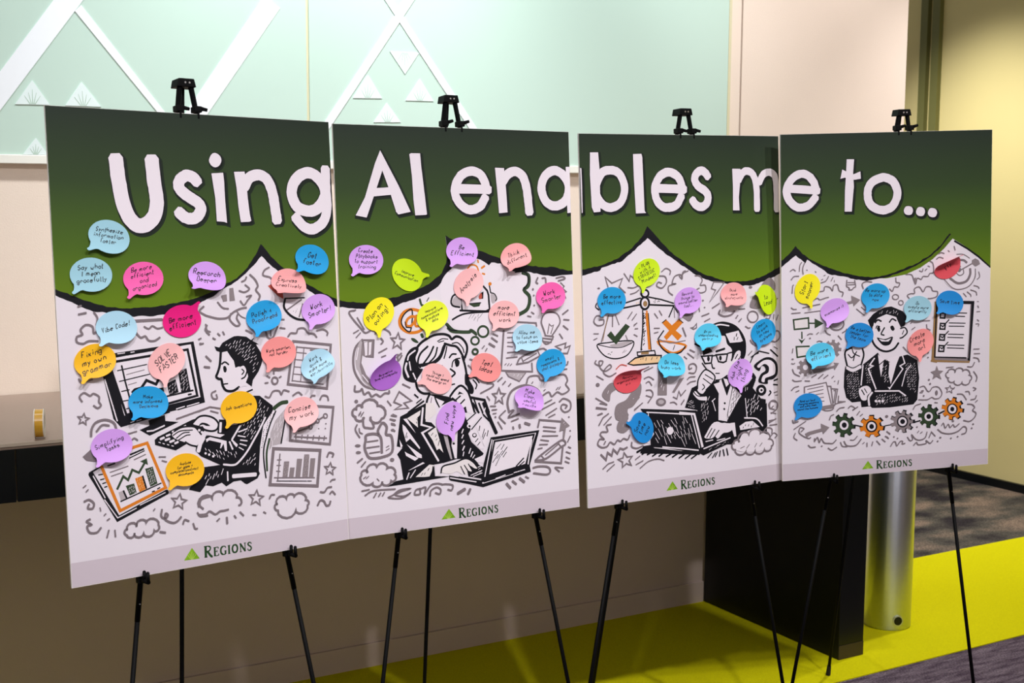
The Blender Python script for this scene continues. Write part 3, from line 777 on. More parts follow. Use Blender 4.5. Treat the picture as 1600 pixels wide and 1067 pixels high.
(1,'printed_laptop','''Kf 0.0 1468,775 2003,797 1883,464 1893,406 1369,314 1015,423 1016,463 1349,376 1383,536
Wf 0.0 1490,746 1966,775 1847,489 1437,428
Wl 2.5 1479,752 1390,413
Kz 4.7 1507,734 1941,759 1841,479 1425,417
Wl 3.4 1915,711 1865,482
Wf 0.0 1530,716 1905,742 1817,492 1455,436
Kh 5,30,50,1.8 1506,718 1707,731 1582,536 1461,436
Kl 3.4 1819,544 1733,474
Kl 2.8 1824,512 1769,476
Wl 3.6 1365,354 1695,409
Kl 3.9 1377,363 1876,444
Wl 2.2 1707,415 1827,433
Kh 6,3,70,1.5 1713,407 1827,428 1828,441 1708,425
Wl 2.5 1027,439 1297,372
Wl 2.2 1506,380 1612,404
Wh 4,16,30,1.2 1242,439 1360,518 1369,456 1263,406'''),
(1,'printed_page_doodle','''Gl 4.7 1645,1772 1602,1397
Gl 4.1 1789,1847 2003,1827 2008,1796
Gl 4.1 1602,1397 1945,1364 1942,1447
Gl 2.9 1685,1750 1756,1748
Gl 2.9 1683,1704 1754,1703
Gl 2.9 1682,1658 1746,1655
Gl 2.9 1680,1622 1739,1614
Gl 3.5 1678,1561 1808,1564
Gl 3.2 1664,1511 1783,1514
Gl 2.1 1644,1445 1663,1460
Gl 2.1 1674,1438 1692,1458
Gl 2.1 1703,1437 1721,1453
Gs 4.2 1774,1442 1830,1511 2049,1576 2109,1562
Gl 4.2 1774,1445 1900,1455 2047,1514
Gl 2.7 1853,1474 1999,1537
Gl 2.7 1830,1506 1852,1453
Gl 2.7 2012,1563 2035,1514
gf 0.0 1654,1378 1873,1359 1798,1281 1682,1335
Gz 3.0 1654,1378 1873,1359 1798,1281 1682,1335
Wh 5,9,65,1.3 1683,1366 1860,1354 1798,1291
Gs 4.5 1875,1255 1907,1315 2004,1319 2038,1275 2111,1270
Gs 4.5 2236,1314 2310,1309 2339,1254 2319,1213 2354,1158 2278,1122 2218,1147 2155,1110 2119,1154 2033,1114
Gl 2.7 1935,1251 1947,1266
Gl 2.7 2206,1169 2231,1193
Gl 2.7 2237,1172 2256,1197
Gl 2.7 2065,1169 2084,1183'''),
(1,'printed_bubble_doodle','''Gs 5.9 1675,992 1661,1096 1712,1195 1844,1239 1963,1207 2022,1151 2030,1046
Gs 4.7 1675,1002 1723,1008 1667,946 1787,972
Gl 3.6 2041,993 2189,1049
Gl 3.6 2081,932 2206,990
Gl 3.6 2111,909 2185,934
Gl 3.6 2073,1048 2154,1078
Gs 4.5 2239,1051 2289,1079 2363,1041 2360,967 2297,946 2255,986 2275,1022 2324,1007 2305,982
Gp 0.0 2353,894 2351,889 2346,886 2340,887 2335,890 2333,895 2335,900 2340,903 2346,902 2351,899
Gp 0.0 2363,758 2361,753 2356,751 2350,751 2345,755 2343,760 2345,765 2350,767 2357,767 2361,763
Gl 3.6 1841,1159 1866,1173'''),
(1,'printed_bulb_doodle','''Wp 0.0 2059,1835 2086,1906 2160,1929 2245,1905 2273,1825 2227,1754 2176,1705 2103,1708 2081,1761
Gs 4.2 2103,1708 2081,1772 2062,1835 2092,1901 2166,1924 2245,1900 2273,1825 2227,1754 2183,1704
Gl 3.0 2128,1717 2150,1810 2173,1788 2198,1797 2165,1716
Gl 3.6 2097,1703 2194,1688
Gl 3.6 2066,1679 2187,1662
Gl 3.6 2077,1647 2168,1632
Gs 3.6 2054,1695 2077,1647 2112,1619 2162,1638 2194,1688
Gl 4.2 2306,1897 2370,1936
Gl 3.9 2317,1846 2379,1839
Gl 4.2 2309,1787 2363,1746
Gl 3.6 2263,1711 2298,1662
Gs 4.4 2038,2260 2018,2219 2036,2203
Gs 4.2 2086,2253 2122,2252 2127,2206
Gs 4.2 2268,2222 2343,2241 2319,2262 2244,2249
Gl 2.7 2292,2206 2334,2168 2315,2148 2357,2115 2326,2106 2349,2052
Gp 0.0 1991,2150 1988,2143 1983,2139 1976,2140 1971,2144 1969,2151 1971,2157 1977,2161 1983,2161 1989,2157
Gp 0.0 1997,2091 1995,2086 1990,2082 1984,2083 1979,2086 1978,2092 1980,2097 1985,2100 1991,2100 1995,2096
Gp 0.0 2000,1996 1997,1991 1992,1987 1985,1988 1980,1991 1978,1997 1980,2002 1986,2005 1992,2005 1998,2001
Gl 3.6 1954,1933 1983,1916
Gl 3.6 1911,1898 1950,1890'''),
(1,'printed_thumb_doodle','''Gs 6.1 325,907 321,946 366,1006 406,968 398,901 450,876 450,739 353,700 237,702 198,754 185,813 197,861 204,908 267,917 325,902 349,856 349,739
Gl 3.3 212,850 317,854
Gl 3.3 205,797 326,800
Gl 3.3 229,746 329,751
Gl 2.0 394,784 421,796
Gl 2.0 392,755 425,771
Gl 4.8 200,576 196,602 207,626 231,643 261,647 289,638 296,617 309,636 332,646 360,644 385,631 400,610 392,591 412,601 436,600 458,588 473,568 476,545 465,533 477,519 480,500 473,483 458,471 439,468 429,477 423,457 406,444 382,440 358,446 341,462 344,481 339,459 321,443 295,437 268,443 247,460 250,477 223,462 190,463 158,479 136,507 131,538 145,559 143,575 151,589 165,597 183,599 199,592 206,578
Gl 2.2 162,525 189,541
Gl 2.2 188,522 215,543
Gl 2.2 293,511 313,489
Gl 2.2 139,1088 161,1110
Gl 2.2 160,1081 176,1099
Gs 3.9 121,1012 103,966 142,895
Gs 3.3 140,977 144,943 169,926
Gp 0.0 147,822 141,814 128,811 111,812 98,819 93,827 99,834 112,838 129,836 142,830
Gp 0.0 148,761 143,753 131,750 115,751 103,757 99,766 104,773 116,777 132,775 144,769
Gp 0.0 468,664 464,654 453,649 440,650 430,657 426,668 430,678 441,683 454,682 465,675
Gp 0.0 483,932 479,926 469,922 457,923 448,928 444,936 448,942 458,945 470,944 479,939
Gl 4.4 159,705 111,674
Gl 3.6 189,675 146,633
Gl 3.9 441,1034 488,1015
Gl 3.6 469,1075 506,1057
Gl 3.6 455,983 492,975
Gl 3.6 142,416 215,422
Gs 3.9 172,373 257,407 468,398
Gs 3.4 254,344 282,385
Gs 3.4 302,349 324,380
Gs 3.4 339,349 361,381
Gc 3.7 401,327 445,347 511,384 619,386 532,371 466,344 551,325 617,347 529,308
Gs 4.3 716,375 672,365 660,327 714,326 716,366 771,379 758,321 827,393 893,401 937,391
Gs 4.3 812,295 825,343 881,367 924,342 912,303 868,318
Gs 4.3 937,386 982,386 1049,368 1036,324 997,334
Gl 4.6 1096,282 1171,324
Gl 4.1 1203,270 1233,312'''),
(1,'printed_curl_doodle','''Gs 4.4 115,1359 113,1311 160,1308 181,1326 200,1276 242,1292 272,1251 314,1268 355,1245 399,1271 441,1268 442,1292
Gp 0.0 139,1218 136,1209 127,1203 116,1204 107,1211 104,1221 108,1230 117,1235 128,1234 136,1228
Gz 3.9 554,1806 567,1754 614,1743 573,1714 578,1660 541,1694 496,1673 514,1723 481,1763 530,1760
Gl 5.3 171,1162 181,1196 210,1220 251,1228 292,1218 322,1192 324,1165 356,1161 383,1142 399,1112 398,1079 382,1053 358,1045 346,1024 322,1012 293,1012 267,1025 250,1046 254,1069
Gs 4.7 248,1065 281,974 218,975 183,993 181,1070
Gl 5.2 191,1069 181,1052 163,1042 141,1042 120,1051 107,1068 108,1082 91,1091 81,1107 80,1127 88,1144 104,1155 119,1151 120,1166 129,1178 144,1184 161,1183 175,1175 179,1162
Gl 2.5 140,1098 162,1125
Gl 2.5 166,1091 188,1118
Gl 4.2 528,1584 578,1620
Gs 3.9 540,1612 543,1553 582,1600
Gs 3.9 382,1766 402,1736 380,1713
Gl 3.3 356,1637 436,1672
Gl 3.1 380,1597 423,1609
Gs 3.6 326,1808 353,1826 367,1787
Gs 3.6 412,1852 463,1820 478,1791
Gz 3.7 488,1118 559,1151 485,1186 542,1275 662,1183 586,1169 627,1121
Gl 3.4 422,1201 457,1154
Gl 3.4 577,1341 651,1302
Gl 3.9 454,1067 506,1053
Gl 3.9 442,1034 494,1019
Gl 3.9 451,994 482,986
Gl 3.9 464,934 485,922
Kl 3.2 692,1239 728,1207
Kl 2.7 710,1159 760,1190
Gl 2.7 144,1784 187,1825
Gl 2.7 120,1823 172,1849
Gs 3.8 149,2027 86,2001 193,1862 233,1822 286,1839
Gl 3.3 161,1960 224,1851'''),
(1,'printed_tick_doodle','''Gz 4.1 1572,1235 1589,1182 1639,1174 1600,1140 1609,1084 1568,1117 1524,1091 1538,1145 1502,1184 1551,1185
Gs 3.8 1446,1285 1504,1281 1503,1251 1374,1199
Gl 3.8 1563,1297 1611,1330
Gl 3.5 1614,1263 1645,1292
Gl 3.5 1678,1243 1703,1267
Gl 3.5 1473,1069 1531,1065
Gl 3.5 1489,1032 1541,1033
Gl 2.9 1499,996 1534,998
Gp 0.0 1535,962 1533,957 1528,954 1521,954 1516,958 1514,964 1517,969 1522,972 1528,971 1533,968
Gl 3.5 1549,915 1593,844
Gs 3.8 1635,1015 1574,969 1573,949 1630,892
Gl 3.5 1442,1163 1469,1126
Gl 4.7 1711,854 1716,833
Gl 5.9 1783,869 1788,837
Gl 6.6 1843,879 1897,859
Gl 3.6 1695,907 1773,927
Gl 3.8 1272,1524 1306,1515
Gl 3.5 1253,1470 1297,1427
Gl 5.2 1483,1659 1540,1625
Gl 4.1 1509,1713 1571,1669
Gl 3.5 1527,1748 1579,1725
Gl 2.9 1407,1617 1431,1641
Gl 2.9 1440,1590 1459,1614
Dc 4.9 1359,1590 1353,1576 1339,1568 1322,1569 1309,1578 1304,1593 1310,1607 1324,1615 1341,1614 1354,1604
Gs 3.6 2288,1405 2338,1407 2351,1438
Gs 3.6 2287,1363 2336,1365
Gz 3.6 2214,1593 2333,1618 2319,1571 2381,1589 2348,1517 2255,1522 2275,1558'''),
(1,'printed_pencil_doodle','''Gl 4.5 1986,825 2007,896 2245,860
Gl 3.3 2047,825 2187,802
Gl 3.3 2046,788 2186,765
Gl 3.3 2032,737 2209,724
Gl 3.3 2012,702 2103,683
Gl 3.3 1998,657 2090,651
Gl 3.3 1979,617 2028,622
mf 0.0 2258,896 2349,809 2304,792 2282,688 2264,690 2273,773 2229,762
Wh 5,5,60,1 2270,869 2330,816 2280,794
Gs 4.8 1945,510 2013,556 2213,663 2275,673 2293,634 2236,608 2073,518 1944,505
Gl 2.7 2062,551 2212,642
Gl 2.7 2013,550 2048,515
Gl 2.7 2213,652 2242,612
Gl 4.8 1944,500 2237,454 2261,605
Gs 4.8 1918,440 1985,448 2082,433 2111,388 2067,361 1922,389
Gs 3.6 2215,372 2168,419 2260,404
Gl 3.3 2318,653 2352,708
Gl 3.3 2323,605 2354,591
Gl 3.3 2297,559 2346,539
Gl 3.3 2295,507 2338,486
Gl 3.3 2281,466 2330,445
Gl 6.5 1621,321 1661,275
Gl 5.4 1687,339 1727,304
Gl 6.6 1765,357 1817,315
Gl 3.9 1831,365 1866,346
Gl 7.5 1100,287 1175,319
Gl 6.4 1207,270 1231,313'''),
(2,'printed_scales','''Wf 0.0 671,1889 763,1884 782,1515 661,1523
Kl 4.2 694,1887 683,1696 661,1519
Kh 4,7,50,2.4 694,1887 728,1885 720,1597 684,1517 666,1518
Of 0.0 722,1886 760,1884 776,1516 747,1518
Kl 2.6 757,1884 769,1690 782,1511
Wf 0.0 614,1502 828,1503 833,1463 619,1468
Kz 3.4 614,1502 822,1505 833,1463 619,1466
Bf 0.0 660,1499 753,1498 752,1474 659,1475
of 0.0 496,1390 590,1451 891,1450 877,1373 565,1371
Kz 3.9 502,1395 590,1446 728,1461 903,1449 889,1374 565,1376
Kh 5,9,65,2 520,1417 613,1449 879,1441 866,1393
Oh 9,12,65,3 542,1396 612,1430 879,1421 866,1383
Wp 0.0 147,1610 276,1625 571,1616 564,1549 499,1476 362,1452 239,1494 173,1546
gp 0.0 298,1595 389,1608 526,1619 548,1589 433,1572 331,1574
Kc 3.3 153,1609 276,1620 480,1626 573,1611 558,1549 487,1477 362,1455 250,1484 179,1546
Ks 2.3 153,1609 309,1571 444,1566 571,1606
Dh 4,6,20,2 218,1534 341,1525 318,1489 250,1503
Gh 5,14,40,1.3 364,1524 524,1571 499,1486 385,1475
Gl 3.3 290,1890 198,1630
Bl 1.8 278,1882 215,1638
Gl 3.6 335,1878 331,1774
Gl 3.1 369,1886 408,1789
Gl 3.1 482,1679 503,1630
Df 0.0 265,1692 313,1732 357,1677 485,1796 535,1764 368,1595
Wp 0.0 866,1617 942,1592 1035,1567 1202,1586 1212,1526 1151,1471 1044,1454 939,1485
Oc 5.8 877,1596 928,1525 1033,1467 1140,1482 1194,1537
Ks 3.9 866,1621 894,1547 951,1490 1032,1455 1139,1467 1198,1522
Gs 2.9 872,1616 965,1581 1035,1567 1201,1581
Kh 7,14,60,2 941,1554 1165,1549 1128,1492 986,1492
Kl 3.7 938,1699 872,1626
Of 0.0 920,1778 970,1809 1039,1747 1124,1805 1176,1768 1085,1691 1161,1632 1107,1587 1037,1655 971,1600 937,1636 1003,1696
Kl 2.4 920,1778 970,1809
Kl 2.4 1124,1805 1176,1765'''),
(2,'printed_scale_beam','''Kl 4.1 462,1951 657,1975
Kl 3.6 475,1998 670,2041
oh 4,8,70,2 486,1979 647,2018 646,1980 485,1960'''),
(2,'printed_scale_arm','''Wf 0.0 774,2041 1052,1974 1052,1949 784,1968
Kl 3.9 763,2046 913,2014 1064,1968
Kl 4.4 778,1968 1069,1944
Kh 4,7,40,1.8 785,2030 913,2014 888,1963 795,1972'''),
(2,'printed_scale_pivot','''Wp 0.0 769,2084 760,2062 737,2049 708,2051 686,2066 677,2088 687,2111 710,2123 738,2122 761,2107
Kc 5.2 764,2081 755,2060 732,2048 705,2050 684,2064 676,2086 685,2107 707,2119 734,2118 756,2103
Wp 0.0 763,1984 753,1950 728,1931 698,1932 675,1954 667,1988 677,2022 701,2041 731,2040 755,2018
Kc 5.7 768,1983 757,1949 731,1929 700,1930 675,1953 667,1988 677,2023 703,2043 734,2042 759,2019
Bp 0.0 747,1980 742,1963 729,1953 713,1954 701,1965 696,1982 702,1999 715,2009 730,2008 743,1997
Wp 0.0 737,2090 734,2083 725,2079 714,2080 706,2085 703,2092 706,2099 715,2103 726,2103 734,2098
Kl 3.4 690,1920 686,1760
Kh 4,7,50,2.4 690,1911 725,1918 715,1758 692,1760
Of 0.0 730,1913 748,1912 757,1756 726,1758'''),
(2,'printed_scale_chain_doodle','''Kl 3.7 1063,1939 1004,1831
Kl 2.9 1063,1939 1114,1868
Gl 2.4 1068,1910 1074,1822
Ks 3.1 156,2015 143,1978 181,1947'''),
(2,'printed_thinker_head','''Wp 0.0 1394,1416 1432,1532 1628,1599 1750,1531 1897,1442 1895,1352 1794,1268 1718,1184 1582,1144 1464,1292
Kp 0.0 1521,1714 1607,1744 1705,1745 1827,1706 1913,1631 1967,1527 1965,1397 1920,1320 1895,1352 1909,1421 1872,1453 1809,1407 1777,1330 1785,1449 1725,1513 1702,1594 1653,1607 1557,1672
Ws 3.7 1570,1711 1643,1719 1753,1700
Kh 4.5,10,60,2 1582,1701 1692,1704 1678,1635 1605,1669
Wf 0.0 1709,1619 1876,1643 1930,1530 1898,1522 1762,1521
Kh 5,16,70,3 1715,1613 1888,1633 1923,1520 1762,1530
Ks 4.9 1777,1335 1822,1407 1878,1445 1909,1411 1870,1343
Kl 2.7 1846,1395 1833,1351
Wp 0.0 1808,1358 1834,1416 1884,1433 1896,1382 1858,1344
Kl 3.2 1859,1394 1827,1351
Kl 5.9 1582,1443 1693,1465
Kz 4.6 1582,1408 1729,1408 1709,1334 1672,1322 1611,1336
Kz 4.5 1399,1406 1533,1406 1519,1328 1440,1328
Kl 4.0 1533,1401 1582,1403
Kl 4.0 1729,1413 1797,1423
Kp 0.0 1653,1370 1650,1355 1641,1346 1630,1347 1622,1357 1619,1373 1622,1388 1631,1396 1642,1396 1650,1386
Kp 0.0 1501,1374 1497,1358 1488,1348 1478,1349 1470,1360 1467,1376 1470,1392 1479,1402 1489,1401 1498,1390
Ks 4.3 1525,1317 1536,1277 1561,1270
Kl 2.7 1572,1217 1621,1213
Kl 3.7 1404,1336 1463,1262
Kf 0.0 1407,1474 1504,1488 1540,1446 1479,1430 1418,1414
Kl 4.8 1378,1511 1318,1539
Ks 3.8 1718,1184 1644,1149 1570,1145'''),
(2,'printed_thinker_body','''Kf 0.0 1177,894 1266,1089 1363,1121 1509,1130 1595,1143 1718,1174 1766,1110 1889,1020 1990,1073 2080,1167 2091,1105 2052,1027 2164,896 2221,892 2218,708 2234,491 2183,491 2081,485 1878,444 1581,472 1325,497 1333,855
Kl 10.9 2048,1169 2079,1126
Wp 0.0 1338,1064 1352,1171 1420,1256 1487,1251 1547,1206 1533,1118 1446,1055 1397,1019
Ks 4.0 1338,1073 1352,1171 1420,1254 1475,1257 1559,1191 1539,1127 1446,1055
Ks 2.7 1438,1215 1534,1158
Ks 2.7 1413,1177 1508,1110
Ks 2.9 1405,1118 1429,1086 1398,1059
Ws 10.7 1301,1037 1360,982 1444,966
Ks 2.7 1277,1068 1336,1004 1433,991
Wf 0.0 1619,1141 1644,1149 1714,973 1766,1090 1791,1088 1710,773 1709,692 1598,702 1603,942
Kf 0.0 1644,1139 1718,1154 1766,1090 1708,974
Wf 0.0 1669,1157 1718,1144 1741,1092 1704,1065
Wf 0.0 1545,1107 1619,1121 1652,948 1616,991
Kp 0.0 1694,895 1692,888 1685,884 1678,885 1672,890 1669,897 1672,904 1678,908 1686,907 1692,902
Kp 0.0 1687,835 1684,828 1678,824 1670,825 1664,830 1662,837 1665,844 1671,848 1678,847 1684,842
Wl 2.7 1624,790 1623,710
Wf 0.0 1797,1067 1900,958 1862,921 1709,712 1736,851
Kh 4,13,60,1.8 1802,1047 1888,959 1709,712
Wl 2.2 1529,929 1563,826
Wl 2.4 1517,930 1560,956
Wh 5,12,70,1.3 1372,962 1494,991 1476,753 1377,662
Wh 6,18,60,2 1962,933 2140,1000 2175,793 2110,717 1946,712
Wh 6,14,75,1.4 1915,1058 2066,1107 1963,953
Wl 2.5 1950,924 1971,709
Wh 7,16,55,1.8 1958,680 2161,703 2184,609
Wh 4,5,30,1.4 1190,937 1287,978 1321,876 1213,890'''),
(2,'printed_question_mark','''Kp 0.0 2069,1259 2171,1322 2260,1338 2336,1311 2384,1246 2379,1145 2320,1098 2256,1093 2243,1053 2129,1082 2156,1161 2220,1197 2208,1239 2170,1246 2137,1198
Wp 0.0 2113,1256 2196,1305 2285,1304 2348,1249 2347,1157 2282,1131 2218,1116 2205,1076 2167,1089 2187,1144 2258,1174 2265,1235 2208,1269 2138,1234
Kp 0.0 2230,988 2217,954 2182,935 2140,939 2106,963 2093,999 2107,1032 2142,1051 2184,1048 2218,1023
Wp 0.0 2195,991 2188,974 2171,965 2151,967 2135,979 2129,996 2135,1012 2152,1021 2172,1019 2189,1008
Kp 0.0 2181,992 2178,985 2170,981 2161,982 2153,987 2150,994 2153,1001 2161,1005 2170,1004 2178,999
Ks 3.5 2019,1293 2071,1370 2134,1391
Kl 3.3 2033,1352 2141,1410 2274,1376
Gs 3.0 1996,1375 2047,1417
Kl 4.1 2293,1415 2388,1338
Gl 2.5 2339,1443 2389,1417
Kl 4.1 2333,1082 2384,1095
Kl 4.1 2326,1041 2381,1032
Ks 3.9 2274,979 2290,957 2260,929
Gl 3.1 2331,954 2376,961
Gl 2.6 2350,924 2382,924
Kf 0.0 2158,907 2208,893 2218,708 2186,711
Gs 3.6 2322,811 2277,785 2258,837 2317,873 2374,838 2367,777 2289,732'''),
(2,'printed_laptop','''Kf 0.0 637,932 1320,853 1415,467 1426,413 1374,397 943,503 769,531 721,577 797,664
Wl 3.1 710,890 1255,819 1350,463
Wl 2.2 728,878 744,543
Wh 5.5,30,115,1.3 753,855 1229,803 1324,466 919,526 782,561
Wp 0.0 1028,671 1020,649 999,636 974,638 955,655 948,679 956,701 976,714 1001,712 1021,696
Wl 3.4 893,518 1170,470 1336,438
Kf 0.0 658,552 745,554 794,518 1119,454 1375,418 1348,389 1042,430 619,483
Kl 5.6 583,497 670,530
Kl 4.5 643,470 731,508
Kl 4.5 705,459 793,492
Kl 4.2 767,437 849,476
Kl 4.2 847,429 917,464
Kl 4.3 935,415 1018,448
Kl 4.3 1010,402 1087,436
Kl 4.3 1092,383 1169,423
Kl 4.0 1168,370 1246,410
Kl 4.0 1245,362 1310,393
Wf 0.0 684,586 728,613 739,565'''),
(2,'printed_typing_hand','''Kf 0.0 1296,850 1347,845 1432,604 1526,723 1748,693 1934,709 2149,765 2232,856 2235,600 2173,568 1930,525 1758,525 1770,481 1401,378 1337,411 1403,458
Wf 0.0 1105,861 1302,828 1403,469 1377,461 1282,809 1104,829
Wp 0.0 1412,574 1538,717 1642,692 1748,693 1773,615 1719,588 1653,584 1587,536 1548,561 1496,545
Ks 4.3 1406,575 1538,717 1748,688 1934,709
Kl 2.9 1511,650 1444,561
Kl 2.9 1550,636 1483,552
Kl 2.9 1602,621 1535,547
Wf 0.0 1747,682 1807,682 1824,535 1797,532
Wf 0.0 1946,675 2040,677 2133,604 1878,595 1866,639
Kh 5,10,70,2 1879,649 2040,677 2120,605 1905,603
Ws 3.8 1934,719 2094,694 2174,611
Wl 3.2 1403,447 1744,527
Wh 6,3,30,1.5 1428,429 1717,502 1730,485 1441,412
Wl 2.6 1430,519 1521,527
Wl 2.6 1573,516 1678,528
Kl 3.2 1506,394 1452,346
Kl 3.2 1551,390 1511,340
Kl 3.5 1577,398 1546,348
Kl 3.8 1613,405 1603,347
Kl 4.1 1650,412 1664,346
Kl 4.1 1696,418 1712,347
Wp 0.0 1795,398 1783,464 1863,499 1904,549 2012,583 2119,573 2186,534 2260,494 2300,414 2265,362 2115,345 1941,356
Gl 4.9 1855,469 1844,502 1856,535 1888,559 1931,567 1974,558 1988,530 1997,560 2025,581 2065,588 2108,580 2140,557 2139,531 2166,546 2202,546 2237,532 2262,507 2270,478 2251,461 2275,459 2297,446 2310,426 2312,405 2301,387 2285,384 2286,363 2272,344 2247,334 2218,334 2193,345 2191,365 2184,340 2162,322 2128,316 2093,323 2066,341 2069,366 2061,342 2037,325 2004,320 1969,329 1944,348 1949,371 1935,346 1905,332 1867,331 1830,345 1806,370 1809,393 1788,397 1771,410 1762,428 1764,447 1776,461 1792,462 1792,477 1802,489 1820,495 1840,494 1857,486 1863,472
Gs 3.8 2173,535 2228,584 2295,567 2295,513
Gs 3.3 2281,492 2322,521 2363,495 2335,465
Gl 2.4 1875,401 1928,417
Gl 2.4 1955,393 1995,432
Gl 2.4 2062,393 2090,434
Gl 2.4 2130,398 2164,432
Gl 3.8 2256,636 2352,671
Gl 3.8 2269,608 2365,610
Gl 3.3 2256,658 2324,663
Gl 3.3 2285,743 2353,726
Gs 3.8 2333,771 2272,798 2287,862 2368,845 2367,790'''),
(2,'printed_cloud_doodle','''Gs 3.1 1138,2241 1173,2210 1186,2263 1252,2290
Gs 3.2 1334,2237 1394,2230 1423,2185 1398,2137 1458,2134 1462,2075 1396,2059 1349,2090 1385,2108
Gz 3.0 1567,2164 1701,2153 1614,2058 1508,1955 1590,2079 1535,2096
Gs 3.7 1635,1939 1543,1894
Gs 5.0 1640,1869 1627,1830 1694,1802 1780,1812 1830,1849
Gl 3.2 1880,1866 1961,1867
Gp 0.0 2062,2087 2058,2079 2046,2074 2033,2075 2021,2081 2017,2089 2022,2097 2033,2102 2047,2101 2058,2095
Gp 0.0 1439,1978 1436,1973 1430,1969 1423,1970 1417,1974 1415,1980 1417,1985 1423,1988 1430,1988 1436,1984
Gp 0.0 1456,1906 1454,1901 1449,1899 1444,1899 1439,1902 1437,1907 1439,1911 1444,1914 1450,1914 1455,1910
Gl 3.2 1375,1923 1382,1868
Gl 3.9 1409,1818 1500,1842
Gl 3.4 1443,1762 1511,1788
Gl 3.2 1847,1774 1866,1802
Gl 3.2 1884,1737 1915,1765
mp 0.0 2030,1879 2056,1967 2113,2004 2168,1891 2155,1857
Dh 4,16,70,1.2 2042,1888 2107,1985 2155,1872
mp 0.0 2184,2101 2287,2177 2362,2123 2361,2043 2310,2065
Wh 5,9,60,1.5 2209,2100 2299,2156 2349,2084
Gc 4.0 2132,1773 2118,1739 2083,1720 2041,1722 2007,1746 1994,1780 2008,1814 2043,1833 2085,1831 2119,1808
Gh 5,20,80,1.6 2003,1790 2104,1814 2115,1754 2027,1728
Gs 4.0 2217,1768 2230,1808 2293,1794 2280,1744 2235,1752
Gl 2.8 2337,1736 2344,1786
Gl 2.8 2375,1724 2401,1778
Gl 2.5 2372,1941 2398,1955
Gl 2.5 1956,1922 1968,1942
Gs 4.4 1260,1890 1295,1839 1258,1782
mf 0.0 1140,1838 1224,1862 1283,1840 1246,1773'''),
(2,'printed_star_doodle','''Gl 3.3 289,2169 258,2269 334,2204 460,2246 418,2163 489,2102
Gl 3.3 478,2293 538,2214 551,2271 596,2240
Gs 3.1 519,2153 582,2146 639,2162
Gs 3.1 546,2085 603,2097 650,2123
Gs 3.1 925,2293 979,2325 1031,2299 1024,2260
Gs 3.6 895,2251 965,2243 981,2185 927,2130 864,2152 882,2189 923,2178
Gs 3.6 1176,2215 1153,2255 1082,2238 1051,2172 1092,2165 1009,2145 1008,2087 1054,2051
Gs 3.1 1165,2240 1189,2282 1218,2291
Gp 0.0 197,2159 194,2154 187,2151 178,2152 170,2155 168,2160 171,2165 178,2168 187,2167 194,2164
Gl 2.9 511,1844 564,1908
Gl 2.9 561,1827 615,1886
Gl 2.9 828,1879 867,1829
Gl 2.9 887,1905 918,1855
Gs 3.5 229,1874 152,1892 117,1838 155,1798 222,1803 229,1850 178,1848
Gl 2.9 583,1777 618,1795'''),
(2,'printed_curl_doodle','''Gl 2.9 581,1769 616,1796
Gl 2.9 592,1739 626,1739
Gl 2.9 579,1683 618,1661
Gl 2.9 822,1731 886,1727
Gl 2.9 821,1682 868,1689
Gl 2.6 112,1719 167,1715
Gl 2.6 110,1659 149,1673
Gs 3.6 131,1454 119,1426 180,1398 209,1439 165,1442 179,1374 234,1342 303,1375 281,1401 212,1334 278,1286 358,1314
Gl 3.1 132,1302 209,1258
Gp 0.0 165,1211 161,1201 149,1195 136,1196 125,1203 121,1215 125,1226 137,1232 151,1231 161,1223
mp 0.0 188,1106 253,1197 321,1221 399,1176 295,1117 270,1037
Wh 6,18,60,1.5 205,1105 286,1185 307,1126
mp 0.0 348,988 464,1036 534,1107 604,1150 595,1219 651,1176 637,1070 554,970 484,937 481,831 344,853
Wh 6,22,60,1.6 486,1034 604,1131 601,1025 484,957
Wh 7,20,80,1.6 370,947 462,988 459,881
Gl 3.6 115,1084 241,1011
Gl 3.8 117,983 234,964
Gl 3.1 132,915 183,930
Gs 3.2 688,1231 746,1246 803,1213
Gs 3.2 709,1186 745,1198 778,1156
Gs 3.6 708,1113 766,1108 788,1058 727,985
Gs 3.2 706,1060 764,1040
Gl 2.9 564,931 664,990
Gl 2.9 632,1313 749,1348
Gl 2.9 689,1304 795,1340
mf 0.0 858,1296 964,1298 957,1044 846,1053
Wh 6,14,70,1.6 874,1237 933,1242 928,1056 870,1061
Gp 0.0 946,974 934,951 903,939 865,942 835,960 824,985 836,1008 867,1020 905,1017 935,1000
gp 0.0 920,977 913,965 895,958 874,960 856,969 850,982 857,995 875,1001 896,999 914,990
mf 0.0 1175,1204 1121,1198 1023,1068 1052,1061
Gs 3.2 997,962 1044,963 1079,936
Gl 3.2 1034,1018 1080,995 1106,1072 1129,1021 1190,1075
Gl 3.2 1133,931 1169,978
Rs 2.6 359,1352 417,1391 485,1377'''),
